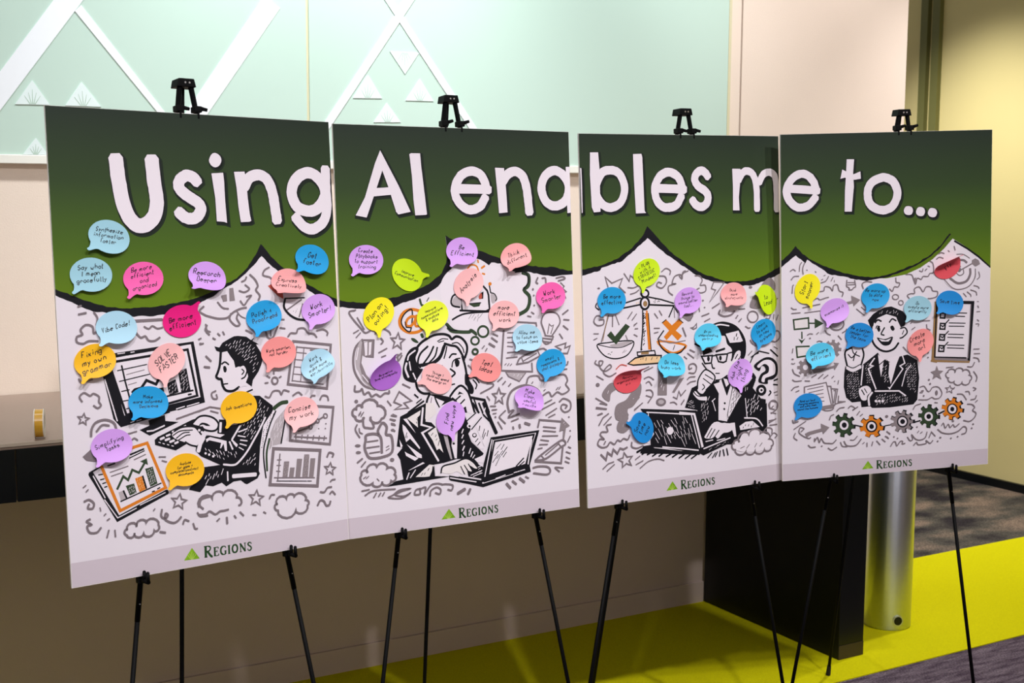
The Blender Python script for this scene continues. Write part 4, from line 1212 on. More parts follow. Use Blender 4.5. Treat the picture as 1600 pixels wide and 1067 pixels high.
(2,'printed_scribble_doodle','''mp 0.0 344,880 358,961 438,1006 634,1051 485,940 489,873
Wh 6,18,75,1.6 375,909 437,985 472,910
mp 0.0 360,807 409,849 470,833 498,754 430,708 358,736
gh 4,10,60,1.4 384,805 457,819 467,746 394,742
Gs 4.3 502,681 476,637 428,652 391,629 355,643 318,606 270,631 233,593 173,589 126,624 151,673 199,668 159,713 177,742 243,741 233,798 287,809
Gl 3.6 198,617 216,646
Gs 4.1 524,606 523,560 584,538 658,557
Gl 5.1 159,519 217,461 237,531 284,496 304,556 351,510 383,558 425,544 468,560
Gz 3.9 429,511 464,463 526,464 487,425 513,374 454,398 407,366 410,419 356,450 416,459
Gl 3.3 178,373 240,418 306,432
Gl 3.3 226,347 314,405
Gs 3.1 615,332 716,390 828,404 909,380
Gl 2.9 567,374 654,406
Gl 2.9 562,426 618,457
Gl 3.6 144,811 194,883 260,918
Gl 3.3 203,811 290,885
Gl 3.6 135,914 189,925
Gl 3.8 119,992 238,966
Gl 3.3 162,1029 245,1007
Gl 3.1 564,923 657,987'''),
(2,'printed_swirl_doodle','''Gz 2.9 1268,1709 1304,1712 1341,1749 1340,1705 1304,1692
Gl 3.7 1251,1485 1310,1456
Gl 3.2 1220,1452 1297,1398
Gl 2.9 1178,1421 1213,1394
Gl 3.9 1167,1715 1206,1625
Gs 3.7 1271,1296 1240,1288 1241,1328 1296,1339 1331,1302 1305,1244 1234,1249
Gs 3.2 1214,1182 1245,1204 1311,1204
Gs 3.2 1213,1133 1255,1154 1316,1159
Gl 3.2 1131,937 1167,969
Gl 3.3 1964,1683 2001,1661 2026,1664
Gs 3.8 2341,1615 2405,1601 2417,1540 2365,1497 2301,1506
Gs 3.8 2024,1534 2048,1502 2098,1469
Gl 3.2 1841,1775 1869,1803
Gl 3.2 1878,1738 1915,1766'''),
(3,'printed_flow_chart','''Ef 0.0 135,1725 304,1737 309,1629 145,1623
Dz 4.4 135,1725 304,1737 309,1629 145,1623
Dl 3.9 309,1680 380,1676
Df 0.0 375,1728 479,1669 375,1620
Dl 3.9 229,1591 230,1521
Df 0.0 188,1523 226,1465 270,1524 232,1501
Ef 0.0 166,1438 308,1445 313,1332 176,1324
Dl 4.4 314,1434 166,1438 176,1324 280,1334'''),
(3,'printed_cheering_man','''Wp 0.0 1026,1596 1238,1822 1397,1596 1364,1474 1319,1393 1207,1327 1105,1364 1049,1450
Kf 0.0 987,1675 1048,1739 1104,1772 1182,1804 1261,1811 1317,1787 1396,1752 1442,1687 1420,1595 1375,1577 1341,1641 1318,1694 1205,1731 1104,1695 1060,1646 1049,1605 1015,1607
Wh 4,9,60,1 1048,1719 1160,1775 1317,1777 1385,1701 1318,1715 1183,1742
Ks 5.6 1032,1616 1032,1492 1066,1407 1139,1346 1218,1328 1297,1353 1348,1412
Ks 4.7 1071,1645 1104,1674 1144,1657
Ks 4.2 1239,1641 1273,1676 1318,1653
Kp 0.0 1094,1592 1122,1601 1133,1564 1116,1544 1099,1566
Ks 2.8 1082,1583 1093,1608 1127,1601
Kp 0.0 1251,1594 1279,1603 1302,1565 1279,1546 1256,1568
Ks 3.9 1183,1587 1144,1522 1178,1505
Kp 0.0 1094,1484 1184,1463 1279,1484 1252,1407 1195,1390 1145,1413
Wf 0.0 1116,1469 1195,1450 1263,1469 1229,1434 1150,1439
Wp 0.0 1375,1577 1431,1563 1443,1500 1387,1462 1364,1505
Ks 3.9 1369,1567 1420,1574 1449,1521 1398,1472 1364,1463
Ks 2.5 1409,1544 1392,1503
Wp 0.0 720,1355 781,1393 870,1398 937,1363 932,1270 904,1210 770,1197 737,1261
Ks 5.0 748,1198 723,1314 737,1364 804,1392
Ks 5.0 926,1374 940,1301 910,1199
Ks 3.1 759,1322 804,1283 859,1347
Ks 3.1 804,1381 826,1328 893,1293
Kl 3.1 837,1317 820,1251
Kf 0.0 726,1200 759,1156 904,1178 938,1207 1106,1322 1151,1236 1365,1265 1456,1281 1570,1211 1595,1021 1574,779 1528,730 1244,715 1040,723 1017,743 916,739 905,803 804,799 737,856 709,972 714,1117
Ws 8.4 748,1178 815,1147 904,1178
Ks 2.5 742,1204 815,1173 899,1205
Wl 3.7 932,1192 910,980
Wf 0.0 1106,1301 1185,1234 1297,1269 1365,1276 1321,1174 1243,917 1152,1007 1123,1175
Kl 2.8 1106,1176 1185,1234 1241,1210
Kf 0.0 1173,1224 1219,1232 1241,1189 1231,1085 1265,936 1163,943 1140,1028
Wh 5,10,50,1.2 1151,1174 1230,1190 1242,948 1163,964
Wl 3.9 1066,1262 1011,1193 1050,1180 994,1152 1084,927
Wl 3.4 1394,1274 1423,1188 1366,1161 1400,1127 1243,917
Wl 2.8 1497,1163 1434,1094 1390,939
Wl 4.0 1073,905 1356,889 1436,831
Wp 0.0 882,919 927,963 994,964 1028,910 983,861 972,814 916,823
Kl 3.1 916,928 949,873
Kl 2.5 949,941 978,892
Ws 5.7 1039,893 1000,838 1006,754
Wh 5,6,45,1.2 737,1116 893,1137 893,835 781,832 726,950
Wh 5,6,45,1.2 1423,1188 1570,1190 1573,832 1458,903
Wh 5,8,50,1.2 1073,886 1436,852 1528,761 1074,750
Wh 5,6,45,1.1 949,1207 1039,1233 1050,1013 961,977
Wp 0.0 1101,795 1098,787 1090,782 1080,783 1072,788 1069,797 1072,806 1080,810 1090,810 1098,804
Wp 0.0 1140,792 1137,784 1129,779 1119,780 1112,786 1108,795 1111,803 1119,808 1129,807 1137,801
Wp 0.0 1180,790 1177,781 1169,777 1159,777 1151,783 1148,792 1151,800 1159,805 1169,805 1177,799'''),
(3,'printed_gear','''Kf 0.0 806,576 815,559 851,553 844,508 809,518 796,505 790,488 814,460 775,435 755,465 736,466 719,459 717,424 669,434 677,468 663,481 645,488 617,468 589,506 619,524 618,542 610,559 574,564 580,609 616,600 628,612 635,629 611,657 649,682 669,652 688,651 705,658 707,693 755,683 747,649 761,636 779,629 807,650 836,611 805,594
Df 0.0 788,571 796,555 829,550 823,509 790,518 779,507 773,491 795,465 760,443 742,471 725,471 710,465 707,433 664,442 671,473 659,485 642,491 617,473 592,508 619,523 618,540 611,555 578,560 584,601 616,592 628,604 633,619 612,645 646,667 664,640 681,639 696,645 699,677 742,668 735,637 748,625 764,619 789,638 815,603 787,587
Dh 5,6,50,1.3 625,630 804,617 804,470 636,482
Wp 0.0 764,555 754,525 728,508 696,510 670,531 661,562 670,592 696,610 728,607 754,587
Kp 0.0 743,557 738,540 723,530 705,531 691,543 685,561 691,578 705,587 723,586 738,574
Kl 3.4 838,550 928,525'''),
(3,'printed_gear','''Kf 0.0 1146,540 1156,521 1197,515 1186,466 1147,477 1130,464 1120,447 1142,417 1089,397 1072,429 1048,432 1025,430 1012,399 957,423 975,451 962,469 944,483 906,474 890,524 929,528 937,546 937,566 903,586 938,624 969,600 991,605 1010,616 1005,650 1065,648 1064,615 1084,603 1107,596 1135,619 1176,578 1144,560
Of 0.0 1127,535 1136,518 1173,512 1163,467 1128,477 1112,465 1103,450 1123,422 1074,403 1059,433 1038,436 1017,434 1005,406 954,427 971,454 959,470 943,483 908,475 893,520 929,524 936,540 936,559 905,577 937,612 965,590 985,595 1002,605 998,636 1053,634 1052,604 1070,593 1091,587 1117,607 1154,570 1124,553
Kp 0.0 1101,518 1089,480 1055,459 1013,462 979,488 966,527 979,565 1013,586 1054,583 1088,557
Wp 0.0 1083,519 1074,491 1049,475 1018,477 993,497 984,526 993,554 1018,570 1049,567 1074,548
Kp 0.0 1061,518 1056,503 1042,494 1025,495 1012,506 1007,522 1012,538 1025,547 1042,546 1056,535
Kl 2.9 1188,517 1278,526'''),
(3,'printed_gear','''Kf 0.0 1500,576 1510,563 1549,562 1549,522 1510,527 1500,515 1499,499 1530,476 1501,448 1472,473 1455,470 1442,460 1451,426 1406,423 1401,457 1385,465 1367,465 1349,436 1310,458 1331,485 1323,500 1308,510 1273,499 1257,537 1294,545 1298,560 1294,575 1257,588 1272,624 1308,608 1322,616 1330,630 1309,659 1348,676 1366,645 1384,643 1400,648 1405,681 1449,671 1441,639 1454,627 1471,622 1499,643 1529,610 1498,592
mf 0.0 1479,571 1489,558 1524,558 1524,521 1489,526 1480,514 1478,500 1507,479 1480,453 1454,476 1438,474 1427,464 1435,433 1394,430 1390,461 1375,468 1359,468 1343,442 1307,462 1326,487 1319,501 1306,510 1273,500 1259,535 1293,542 1297,556 1293,570 1259,581 1273,614 1305,600 1318,607 1325,620 1306,647 1342,663 1358,634 1374,632 1389,637 1393,667 1434,658 1426,628 1438,617 1453,613 1479,632 1506,602 1478,586
Kp 0.0 1465,545 1453,508 1420,487 1379,490 1345,516 1333,554 1345,590 1378,611 1419,608 1452,583
Wp 0.0 1449,546 1440,518 1415,502 1384,504 1358,524 1349,553 1358,581 1383,597 1414,595 1439,575
Kp 0.0 1429,547 1423,532 1409,523 1391,524 1377,535 1371,551 1377,567 1391,576 1409,575 1423,564
Kl 4.0 1525,530 1611,545'''),
(3,'printed_gear','''Kf 0.0 1807,611 1816,595 1851,592 1849,546 1814,553 1803,540 1798,523 1823,496 1789,468 1767,497 1749,497 1733,488 1733,453 1687,460 1692,494 1677,507 1660,512 1635,490 1605,526 1632,546 1630,564 1621,580 1586,583 1589,629 1623,622 1634,635 1639,652 1614,679 1648,707 1670,678 1688,678 1703,687 1703,722 1749,715 1745,681 1759,669 1777,663 1802,686 1832,649 1805,629
Df 0.0 1788,608 1797,593 1828,591 1826,548 1795,555 1785,542 1781,526 1803,502 1772,476 1753,503 1736,502 1723,495 1723,462 1681,468 1685,500 1672,511 1657,517 1634,496 1607,530 1632,547 1630,564 1622,579 1590,582 1593,624 1624,617 1634,630 1638,646 1616,670 1646,696 1666,669 1682,670 1696,677 1696,709 1737,704 1733,672 1746,661 1762,655 1784,677 1811,643 1786,625
Wp 0.0 1762,580 1753,552 1728,536 1696,538 1671,558 1661,587 1670,615 1695,631 1727,629 1752,610
Kp 0.0 1739,582 1734,566 1720,557 1703,558 1689,569 1684,586 1689,602 1703,611 1720,610 1734,599
Kl 4.6 1829,604 1898,632'''),
(3,'printed_gear','''Kf 0.0 2099,665 2107,648 2144,641 2136,597 2100,607 2087,596 2081,579 2104,550 2065,527 2045,558 2026,559 2009,553 2006,519 1958,530 1966,563 1953,576 1935,584 1907,564 1879,604 1910,619 1909,637 1901,654 1865,661 1873,705 1909,694 1922,706 1928,722 1905,751 1944,774 1963,744 1982,743 1999,749 2003,783 2050,772 2042,739 2056,725 2074,718 2102,738 2130,698 2099,682
Of 0.0 2080,662 2087,646 2121,641 2113,601 2081,610 2069,600 2063,585 2084,559 2048,538 2030,566 2013,567 1997,561 1994,530 1951,540 1958,570 1945,582 1929,589 1903,572 1878,607 1906,621 1906,637 1898,653 1865,658 1872,698 1905,689 1917,700 1923,714 1902,740 1937,761 1955,733 1972,732 1988,738 1992,769 2035,759 2027,729 2040,717 2056,710 2082,728 2108,692 2079,678
Kp 0.0 2060,642 2048,606 2016,586 1976,589 1943,613 1930,651 1942,686 1974,706 2014,704 2047,679
Wp 0.0 2044,643 2035,615 2011,599 1981,601 1956,620 1946,650 1955,678 1979,694 2010,692 2034,672
Kp 0.0 2019,645 2015,630 2003,621 1988,622 1975,633 1971,648 1975,663 1987,671 2002,670 2015,660'''),
(3,'printed_clipboard','''Bf 0.0 1771,1840 1839,1832 1806,1169 1737,1184
Kl 8.5 2103,1813 2230,1805 2187,1168
Gl 2.4 2207,1787 2181,1200
Bl 5.7 1737,1195 2193,1157
mf 0.0 1777,1234 2169,1195 2181,1163 1777,1203
Kl 4.0 1794,1808 1777,1234 2157,1201
Wf 0.0 1817,1807 2196,1772 2157,1212 1788,1239
Kl 3.1 2024,1702 2157,1693
Kl 3.1 2025,1666 2134,1657
Kz 4.5 1843,1712 1900,1707 1893,1652 1839,1658
Kz 4.5 1842,1597 1901,1592 1895,1531 1837,1537
Kl 3.4 1853,1576 1871,1559 1945,1633
Kl 2.8 1945,1597 2141,1583
Kl 2.8 1945,1562 2127,1550
Kz 4.5 1837,1477 1895,1471 1890,1411 1832,1418
Kl 3.4 1849,1456 1866,1439 1940,1508
Kl 2.8 1935,1475 2125,1461
Kl 2.8 1929,1441 2114,1425
Kz 4.5 1830,1357 1890,1349 1884,1289 1824,1294
Kl 3.4 1844,1335 1862,1319 1936,1388
Kl 2.8 1925,1357 2130,1342
Kl 2.8 1925,1325 2127,1308
Kl 3.4 2080,1866 2103,1844 2092,1772'''),
(3,'printed_target','''Wp 0.0 2249,2134 2213,2023 2116,1957 1995,1963 1897,2038 1859,2152 1895,2263 1991,2328 2111,2323 2210,2249
Gs 3.0 1883,2073 1975,1981 2067,1956 2182,1987 2250,2077 2254,2170
Gs 3.0 2028,2336 2108,2332 2183,2288
Gs 7.0 1951,2081 2043,2024 2146,2040 2191,2111 2191,2173
Gs 6.5 2040,2273 2109,2270 2149,2243
Gs 3.3 2019,2140 2065,2106 2111,2125 2110,2167
Gp 0.0 2084,2168 2079,2152 2067,2143 2051,2144 2038,2154 2033,2170 2038,2186 2051,2195 2066,2194 2079,2184
Gs 4.7 2047,2195 2075,2204
Gl 3.7 2076,2163 2224,2234
mf 0.0 2207,2224 2212,2266 2252,2285 2293,2262 2311,2220 2259,2196
Gs 2.8 2295,2137 2307,2085 2279,2055
Gs 3.1 2239,1989 2286,1976 2303,1955
Gs 3.1 2200,1944 2263,1920 2275,1883
Gs 3.1 2159,1925 2200,1892 2206,1871
Gs 2.8 2114,1912 2149,1873
Gl 2.1 2282,1815 2300,1812
Gl 3.3 2289,1767 2298,1746
Gl 2.6 2278,1702 2315,1703
Gl 3.3 2285,1615 2303,1598
Gs 2.6 2268,1569 2303,1567 2298,1543
Gl 3.2 1998,2425 2010,2383
Gl 2.8 1925,2382 1942,2370
Gs 3.2 1789,2295 1823,2314 1869,2301
Gs 3.2 1811,2350 1845,2362 1880,2353'''),
(3,'printed_tree_doodle','''Gs 3.2 1429,2146 1485,2144 1508,2122 1542,2038 1564,2099 1610,2086 1632,2116 1689,2114 1711,2144 1751,2152 1756,2203 1744,2255 1710,2278
Gs 2.8 1586,2180 1620,2168 1631,2199
Gs 2.8 1654,2177 1677,2197
Gs 2.8 1688,2227 1710,2216
mf 0.0 1519,2101 1553,2110 1542,2038'''),
(3,'printed_cloud_doodle','''Gs 3.3 1470,1887 1447,1919 1486,1937 1532,1940 1531,1987 1588,2005 1633,1951 1667,2001 1724,1998 1747,1956 1804,1943 1793,1891 1725,1874 1691,1876
Gc 3.0 1344,1908 1338,1893 1320,1884 1297,1885 1279,1896 1273,1912 1279,1927 1297,1936 1319,1935 1338,1925
Gc 2.8 1399,1844 1394,1829 1380,1821 1364,1822 1350,1832 1345,1846 1350,1861 1363,1869 1380,1868 1394,1859
Gs 3.2 1311,2116 1317,2069 1356,2057 1339,2017 1294,2019 1272,1974 1238,2001
Gl 2.8 1489,1616 1505,1631
Gl 2.8 1625,1635 1716,1635'''),
(3,'printed_cloud_doodle','''Gs 3.0 365,1927 409,1940 436,1923 502,1940 535,1944
Gs 3.2 436,2010 480,2018 491,2058 546,2050 579,2013 590,2063 634,2071 656,2009 700,1987 689,1946
Gl 1.8 601,2103 601,2124
Gs 2.9 246,2201 241,2262 263,2321
Gs 2.5 203,2233 209,2294 230,2328
Gs 2.9 100,2238 132,2257 159,2240
Gs 3.0 110,2147 143,2181 197,2183
Gs 3.0 447,2101 502,2118 535,2167
Gl 2.3 563,2115 585,2155
Gl 2.3 284,2245 295,2241
Gl 2.7 382,2225 393,2215
Gl 2.3 453,2131 469,2140
Gl 2.3 480,2175 497,2181
Gl 3.0 744,2117 739,2056
Gl 3.0 833,2113 846,2051
Gs 3.2 739,2051 772,2029 766,2014 800,2012 822,2032 846,2041
Gl 2.5 755,2091 833,2087
Gl 2.5 750,2066 833,2067
mf 0.0 728,1883 800,1895 794,1951 899,1900 822,1832 816,1868 744,1857
Gl 2.8 855,1805 944,1733
Gl 2.8 911,1822 955,1784
Gs 3.5 933,2016 921,2068 966,2091 1033,2083
Gs 3.2 108,1854 135,1837 168,1835
Gl 3.0 113,1794 211,1797
Gl 2.5 260,1793 436,1806
Gl 3.2 239,1847 436,1877
Gs 3.0 120,2005 126,2075 137,2095
Gc 4.6 708,1653 692,1615 650,1593 599,1596 558,1622 542,1662 558,1701 599,1723 650,1720 692,1694
gp 0.0 567,1656 656,1702 689,1639 611,1612'''),
(3,'printed_gear_doodle','''mf 0.0 648,1411 655,1399 681,1397 678,1363 652,1369 643,1359 640,1346 658,1327 631,1306 616,1328 602,1328 591,1322 590,1296 556,1301 560,1326 549,1335 536,1340 517,1323 495,1350 516,1364 515,1377 509,1389 483,1392 486,1425 511,1420 520,1429 524,1442 506,1462 532,1482 547,1460 561,1461 573,1467 573,1492 607,1487 603,1462 614,1453 627,1449 646,1465 668,1438 647,1424
Wp 0.0 593,1399 587,1381 573,1370 556,1371 543,1383 537,1402 543,1420 557,1430 574,1429 587,1417
mf 0.0 327,1233 335,1222 359,1223 359,1191 334,1194 327,1184 325,1171 343,1154 320,1133 304,1152 292,1151 281,1144 283,1120 250,1122 252,1146 242,1154 229,1157 213,1140 190,1164 209,1179 207,1191 199,1202 175,1202 175,1234 200,1231 207,1241 209,1253 191,1270 214,1291 230,1272 242,1274 253,1280 251,1304 283,1302 282,1278 292,1271 305,1267 321,1285 344,1261 325,1246
Wp 0.0 296,1210 290,1194 276,1184 258,1185 244,1197 238,1214 244,1231 258,1240 276,1239 290,1228
mf 0.0 338,1192 515,1192 603,1217 592,1244 653,1235 603,1161 592,1187 448,1155 360,1139
Gs 3.5 494,1594 516,1562 554,1542
Gs 3.2 692,1558 726,1576 742,1596
Gl 3.2 643,1530 681,1486
Gs 3.0 290,1555 318,1568 351,1563
Gl 2.8 395,1559 419,1578
Gp 0.0 331,1520 329,1514 324,1511 318,1511 313,1515 311,1521 313,1526 318,1529 324,1529 329,1525
Gs 3.0 400,1477 427,1485 460,1475
Gl 2.8 126,1421 118,1375
Gp 0.0 135,1308 132,1302 126,1299 118,1300 111,1304 109,1309 111,1314 118,1317 126,1317 132,1313
Gs 2.8 108,1263 130,1257 147,1264
Gs 3.5 119,1201 141,1153 201,1121
Gs 3.2 118,1088 151,1070 222,1071
Gl 3.3 261,1068 316,1062
Gl 3.3 338,1100 393,1127
Gl 3.3 415,1084 470,1127
Gl 3.0 476,1081 526,1114
Gl 2.8 570,1080 592,1099
Gs 3.2 107,975 140,1004 189,1014
Gl 2.8 156,956 194,969
Gl 2.3 598,1042 609,1046
Gl 2.3 648,1049 639,1008'''),
(3,'printed_paper_doodle','''Wf 0.0 255,1002 503,1037 569,773 271,793
Gl 3.5 255,940 255,1002 503,1035 569,763
Gl 2.6 288,974 470,998
Gl 2.6 304,936 470,962
Gl 2.6 381,911 470,920
Gl 2.6 403,873 475,878
Gl 2.6 425,835 481,836
Gl 3.0 514,995 559,992 586,772
Gl 3.0 564,966 636,956 603,781
Gl 2.6 592,943 614,942 592,813
Gs 3.0 436,761 503,731 581,741 603,792 714,816
mf 0.0 436,782 581,793 581,752 447,745
Gl 2.8 648,883 642,821 726,815
Gs 3.3 625,717 659,746 714,753
Gs 3.3 759,740 793,763 837,734 809,715 871,748
Gl 2.8 860,659 894,699
Gl 2.8 899,646 927,665
Gs 3.1 541,629 558,670 592,683'''),
(3,'printed_arrow_doodle','''mf 0.0 258,499 302,517 447,543 441,596 541,547 469,479 458,511 324,484 280,456
Gs 3.3 236,563 203,566 192,514 247,469 302,444 324,453
Gs 3.3 214,523 247,552 231,564
Gs 3.5 369,439 369,408 402,447 424,393 446,433 480,384 535,374 580,371 619,405
Gs 3.0 148,512 131,467 170,433
Gs 3.5 296,371 324,346 379,346
Gs 3.3 524,323 569,298 625,326
Gp 0.0 462,348 460,344 455,342 449,342 444,345 442,350 444,354 449,356 455,356 460,353
Gs 3.6 709,383 748,332 849,330 911,394
Gs 3.1 669,375 692,331 748,322
Gs 2.8 782,393 826,390 866,429
Gl 2.8 270,634 132,555
Gs 3.0 116,655 127,623 182,635
Gl 2.4 928,340 948,354
Gl 3.1 979,347 979,305
Gl 3.1 1047,353 1035,311
Gl 3.3 1092,360 1132,315
Gl 3.3 1154,376 1194,342
Gl 3.3 1194,405 1234,376
Gl 3.3 1216,451 1249,428
Gp 0.0 1228,619 1225,611 1216,606 1204,607 1195,613 1192,622 1195,630 1204,635 1215,634 1225,628'''),
(3,'printed_cloud_doodle','''Gl 3.3 1934,1057 1941,1077 1960,1089 1984,1092 2008,1085 2026,1068 2020,1048 2023,1071 2039,1089 2064,1098 2093,1095 2116,1081 2118,1062 2136,1074 2159,1075 2182,1065 2198,1047 2204,1025 2192,1013 2208,1009 2220,997 2226,981 2223,965 2213,954 2204,953 2201,931 2185,913 2159,904 2131,908 2109,922 2108,943 2100,923 2079,910 2053,908 2027,918 2010,936 2014,955 1999,944 1979,942 1958,950 1943,965 1937,984 1946,995 1930,999 1917,1011 1911,1027 1913,1043 1924,1056 1939,1057
Gs 2.9 1602,915 1653,922 1694,867 1723,865 1757,905 1826,900 1867,834 1839,783 1781,776 1746,794 1689,772 1586,779
Gs 2.9 1619,871 1642,875 1631,855 1602,857
Gp 0.0 1817,839 1814,823 1806,814 1796,815 1788,825 1785,842 1788,858 1796,867 1806,866 1814,856
Gp 0.0 1659,816 1657,811 1652,807 1645,808 1640,812 1638,817 1640,823 1645,826 1652,826 1657,822
Gl 2.6 1916,1111 2002,1113
Gs 3.1 2247,1048 2288,987 2277,935
Gs 3.1 2170,1106 2228,1103 2257,1149
Gs 3.1 2244,1202 2297,1188 2315,1150
Gl 2.6 2243,1295 2313,1293
Gl 2.6 2250,1244 2320,1242
Gs 3.1 2052,811 2116,802 2164,740
Gs 3.1 2151,832 2191,829 2204,796
Gs 3.1 2243,873 2278,855 2250,836
Gs 3.1 2216,737 2268,744 2285,780
Gl 2.9 2275,706 2298,726
Gs 3.4 2176,691 2234,682 2264,648 2241,618 2282,583 2260,531 2202,497 2132,513
mf 0.0 1801,1139 1822,1085 1882,1076 1836,1042 1860,983 1802,1018 1750,990 1767,1047 1727,1075 1784,1088
Gz 2.4 1964,912 1975,882 2013,874 1982,859 1987,828 1957,849 1922,838 1935,866 1908,890 1946,887
Gl 2.1 2022,888 1999,873
Gl 2.6 1500,1549 1540,1573
Gs 2.9 1524,677 1552,717 1615,732
Gl 2.9 1781,736 1816,729
Gp 0.0 1722,989 1719,983 1714,980 1707,980 1701,984 1699,991 1701,997 1706,1000 1714,1000 1719,996
Gp 0.0 1736,943 1734,937 1728,934 1721,934 1715,938 1713,945 1715,951 1721,954 1728,954 1734,949
Gl 2.6 1676,1597 1682,1550 1722,1532
Gs 3.1 1400,1367 1468,1301 1559,1264
Gp 0.0 1706,1234 1704,1230 1699,1227 1694,1227 1689,1230 1687,1235 1689,1240 1694,1243 1699,1243 1704,1239
Gp 0.0 1707,1287 1706,1281 1701,1277 1696,1277 1691,1281 1689,1288 1691,1294 1695,1297 1701,1297 1706,1293'''),
(3,'printed_wave_doodle','''Gs 3.1 1457,376 1486,336 1520,344 1508,398 1555,347 1612,332 1670,355 1692,417
Gs 3.1 1532,280 1566,309 1590,281 1682,290 1681,322 1728,287 1762,316
Gs 3.1 1258,289 1286,330 1314,333 1332,289 1372,334 1400,332 1395,306 1429,309
Gl 2.9 1716,351 1744,413 1791,362
Gs 3.4 1819,435 1877,393 1970,376 2063,396 2132,444 2168,421 2157,373 2110,360
Gs 2.9 1865,474 1888,499 1911,444 1946,484 1969,445 2004,475 2028,447 2080,480
Gp 0.0 1865,341 1863,335 1856,332 1848,333 1842,337 1840,342 1842,348 1848,351 1856,350 1863,346
Gp 0.0 1831,302 1829,298 1824,295 1817,295 1812,299 1810,304 1812,309 1817,312 1823,311 1829,308
Gp 0.0 1991,324 1989,319 1983,316 1977,317 1972,320 1970,326 1972,330 1977,333 1983,333 1989,329
Gp 0.0 2072,336 2070,331 2065,329 2058,329 2053,333 2051,338 2053,343 2058,345 2065,345 2070,341
Gp 0.0 2017,514 2015,507 2008,504 1999,505 1992,509 1990,515 1992,522 1999,525 2008,524 2015,520
Gp 0.0 2261,462 2259,457 2253,455 2245,455 2240,459 2237,464 2239,469 2245,471 2252,471 2258,467
Gp 0.0 2243,418 2241,414 2235,411 2229,411 2224,415 2221,420 2223,425 2229,428 2235,427 2240,424
Gl 2.4 1575,415 1594,435
Gl 2.4 1612,407 1635,421
Gp 0.0 1581,478 1579,473 1574,471 1568,471 1563,475 1561,480 1563,485 1568,487 1574,487 1579,483
Gl 3.1 1211,457 1251,422
Gl 3.1 1212,399 1232,378
Gp 0.0 1306,390 1304,385 1300,382 1294,383 1290,386 1288,391 1290,396 1294,399 1300,398 1304,395
Gp 0.0 1348,370 1347,365 1342,362 1337,362 1332,366 1330,371 1332,376 1336,379 1342,378 1347,375'''),
]
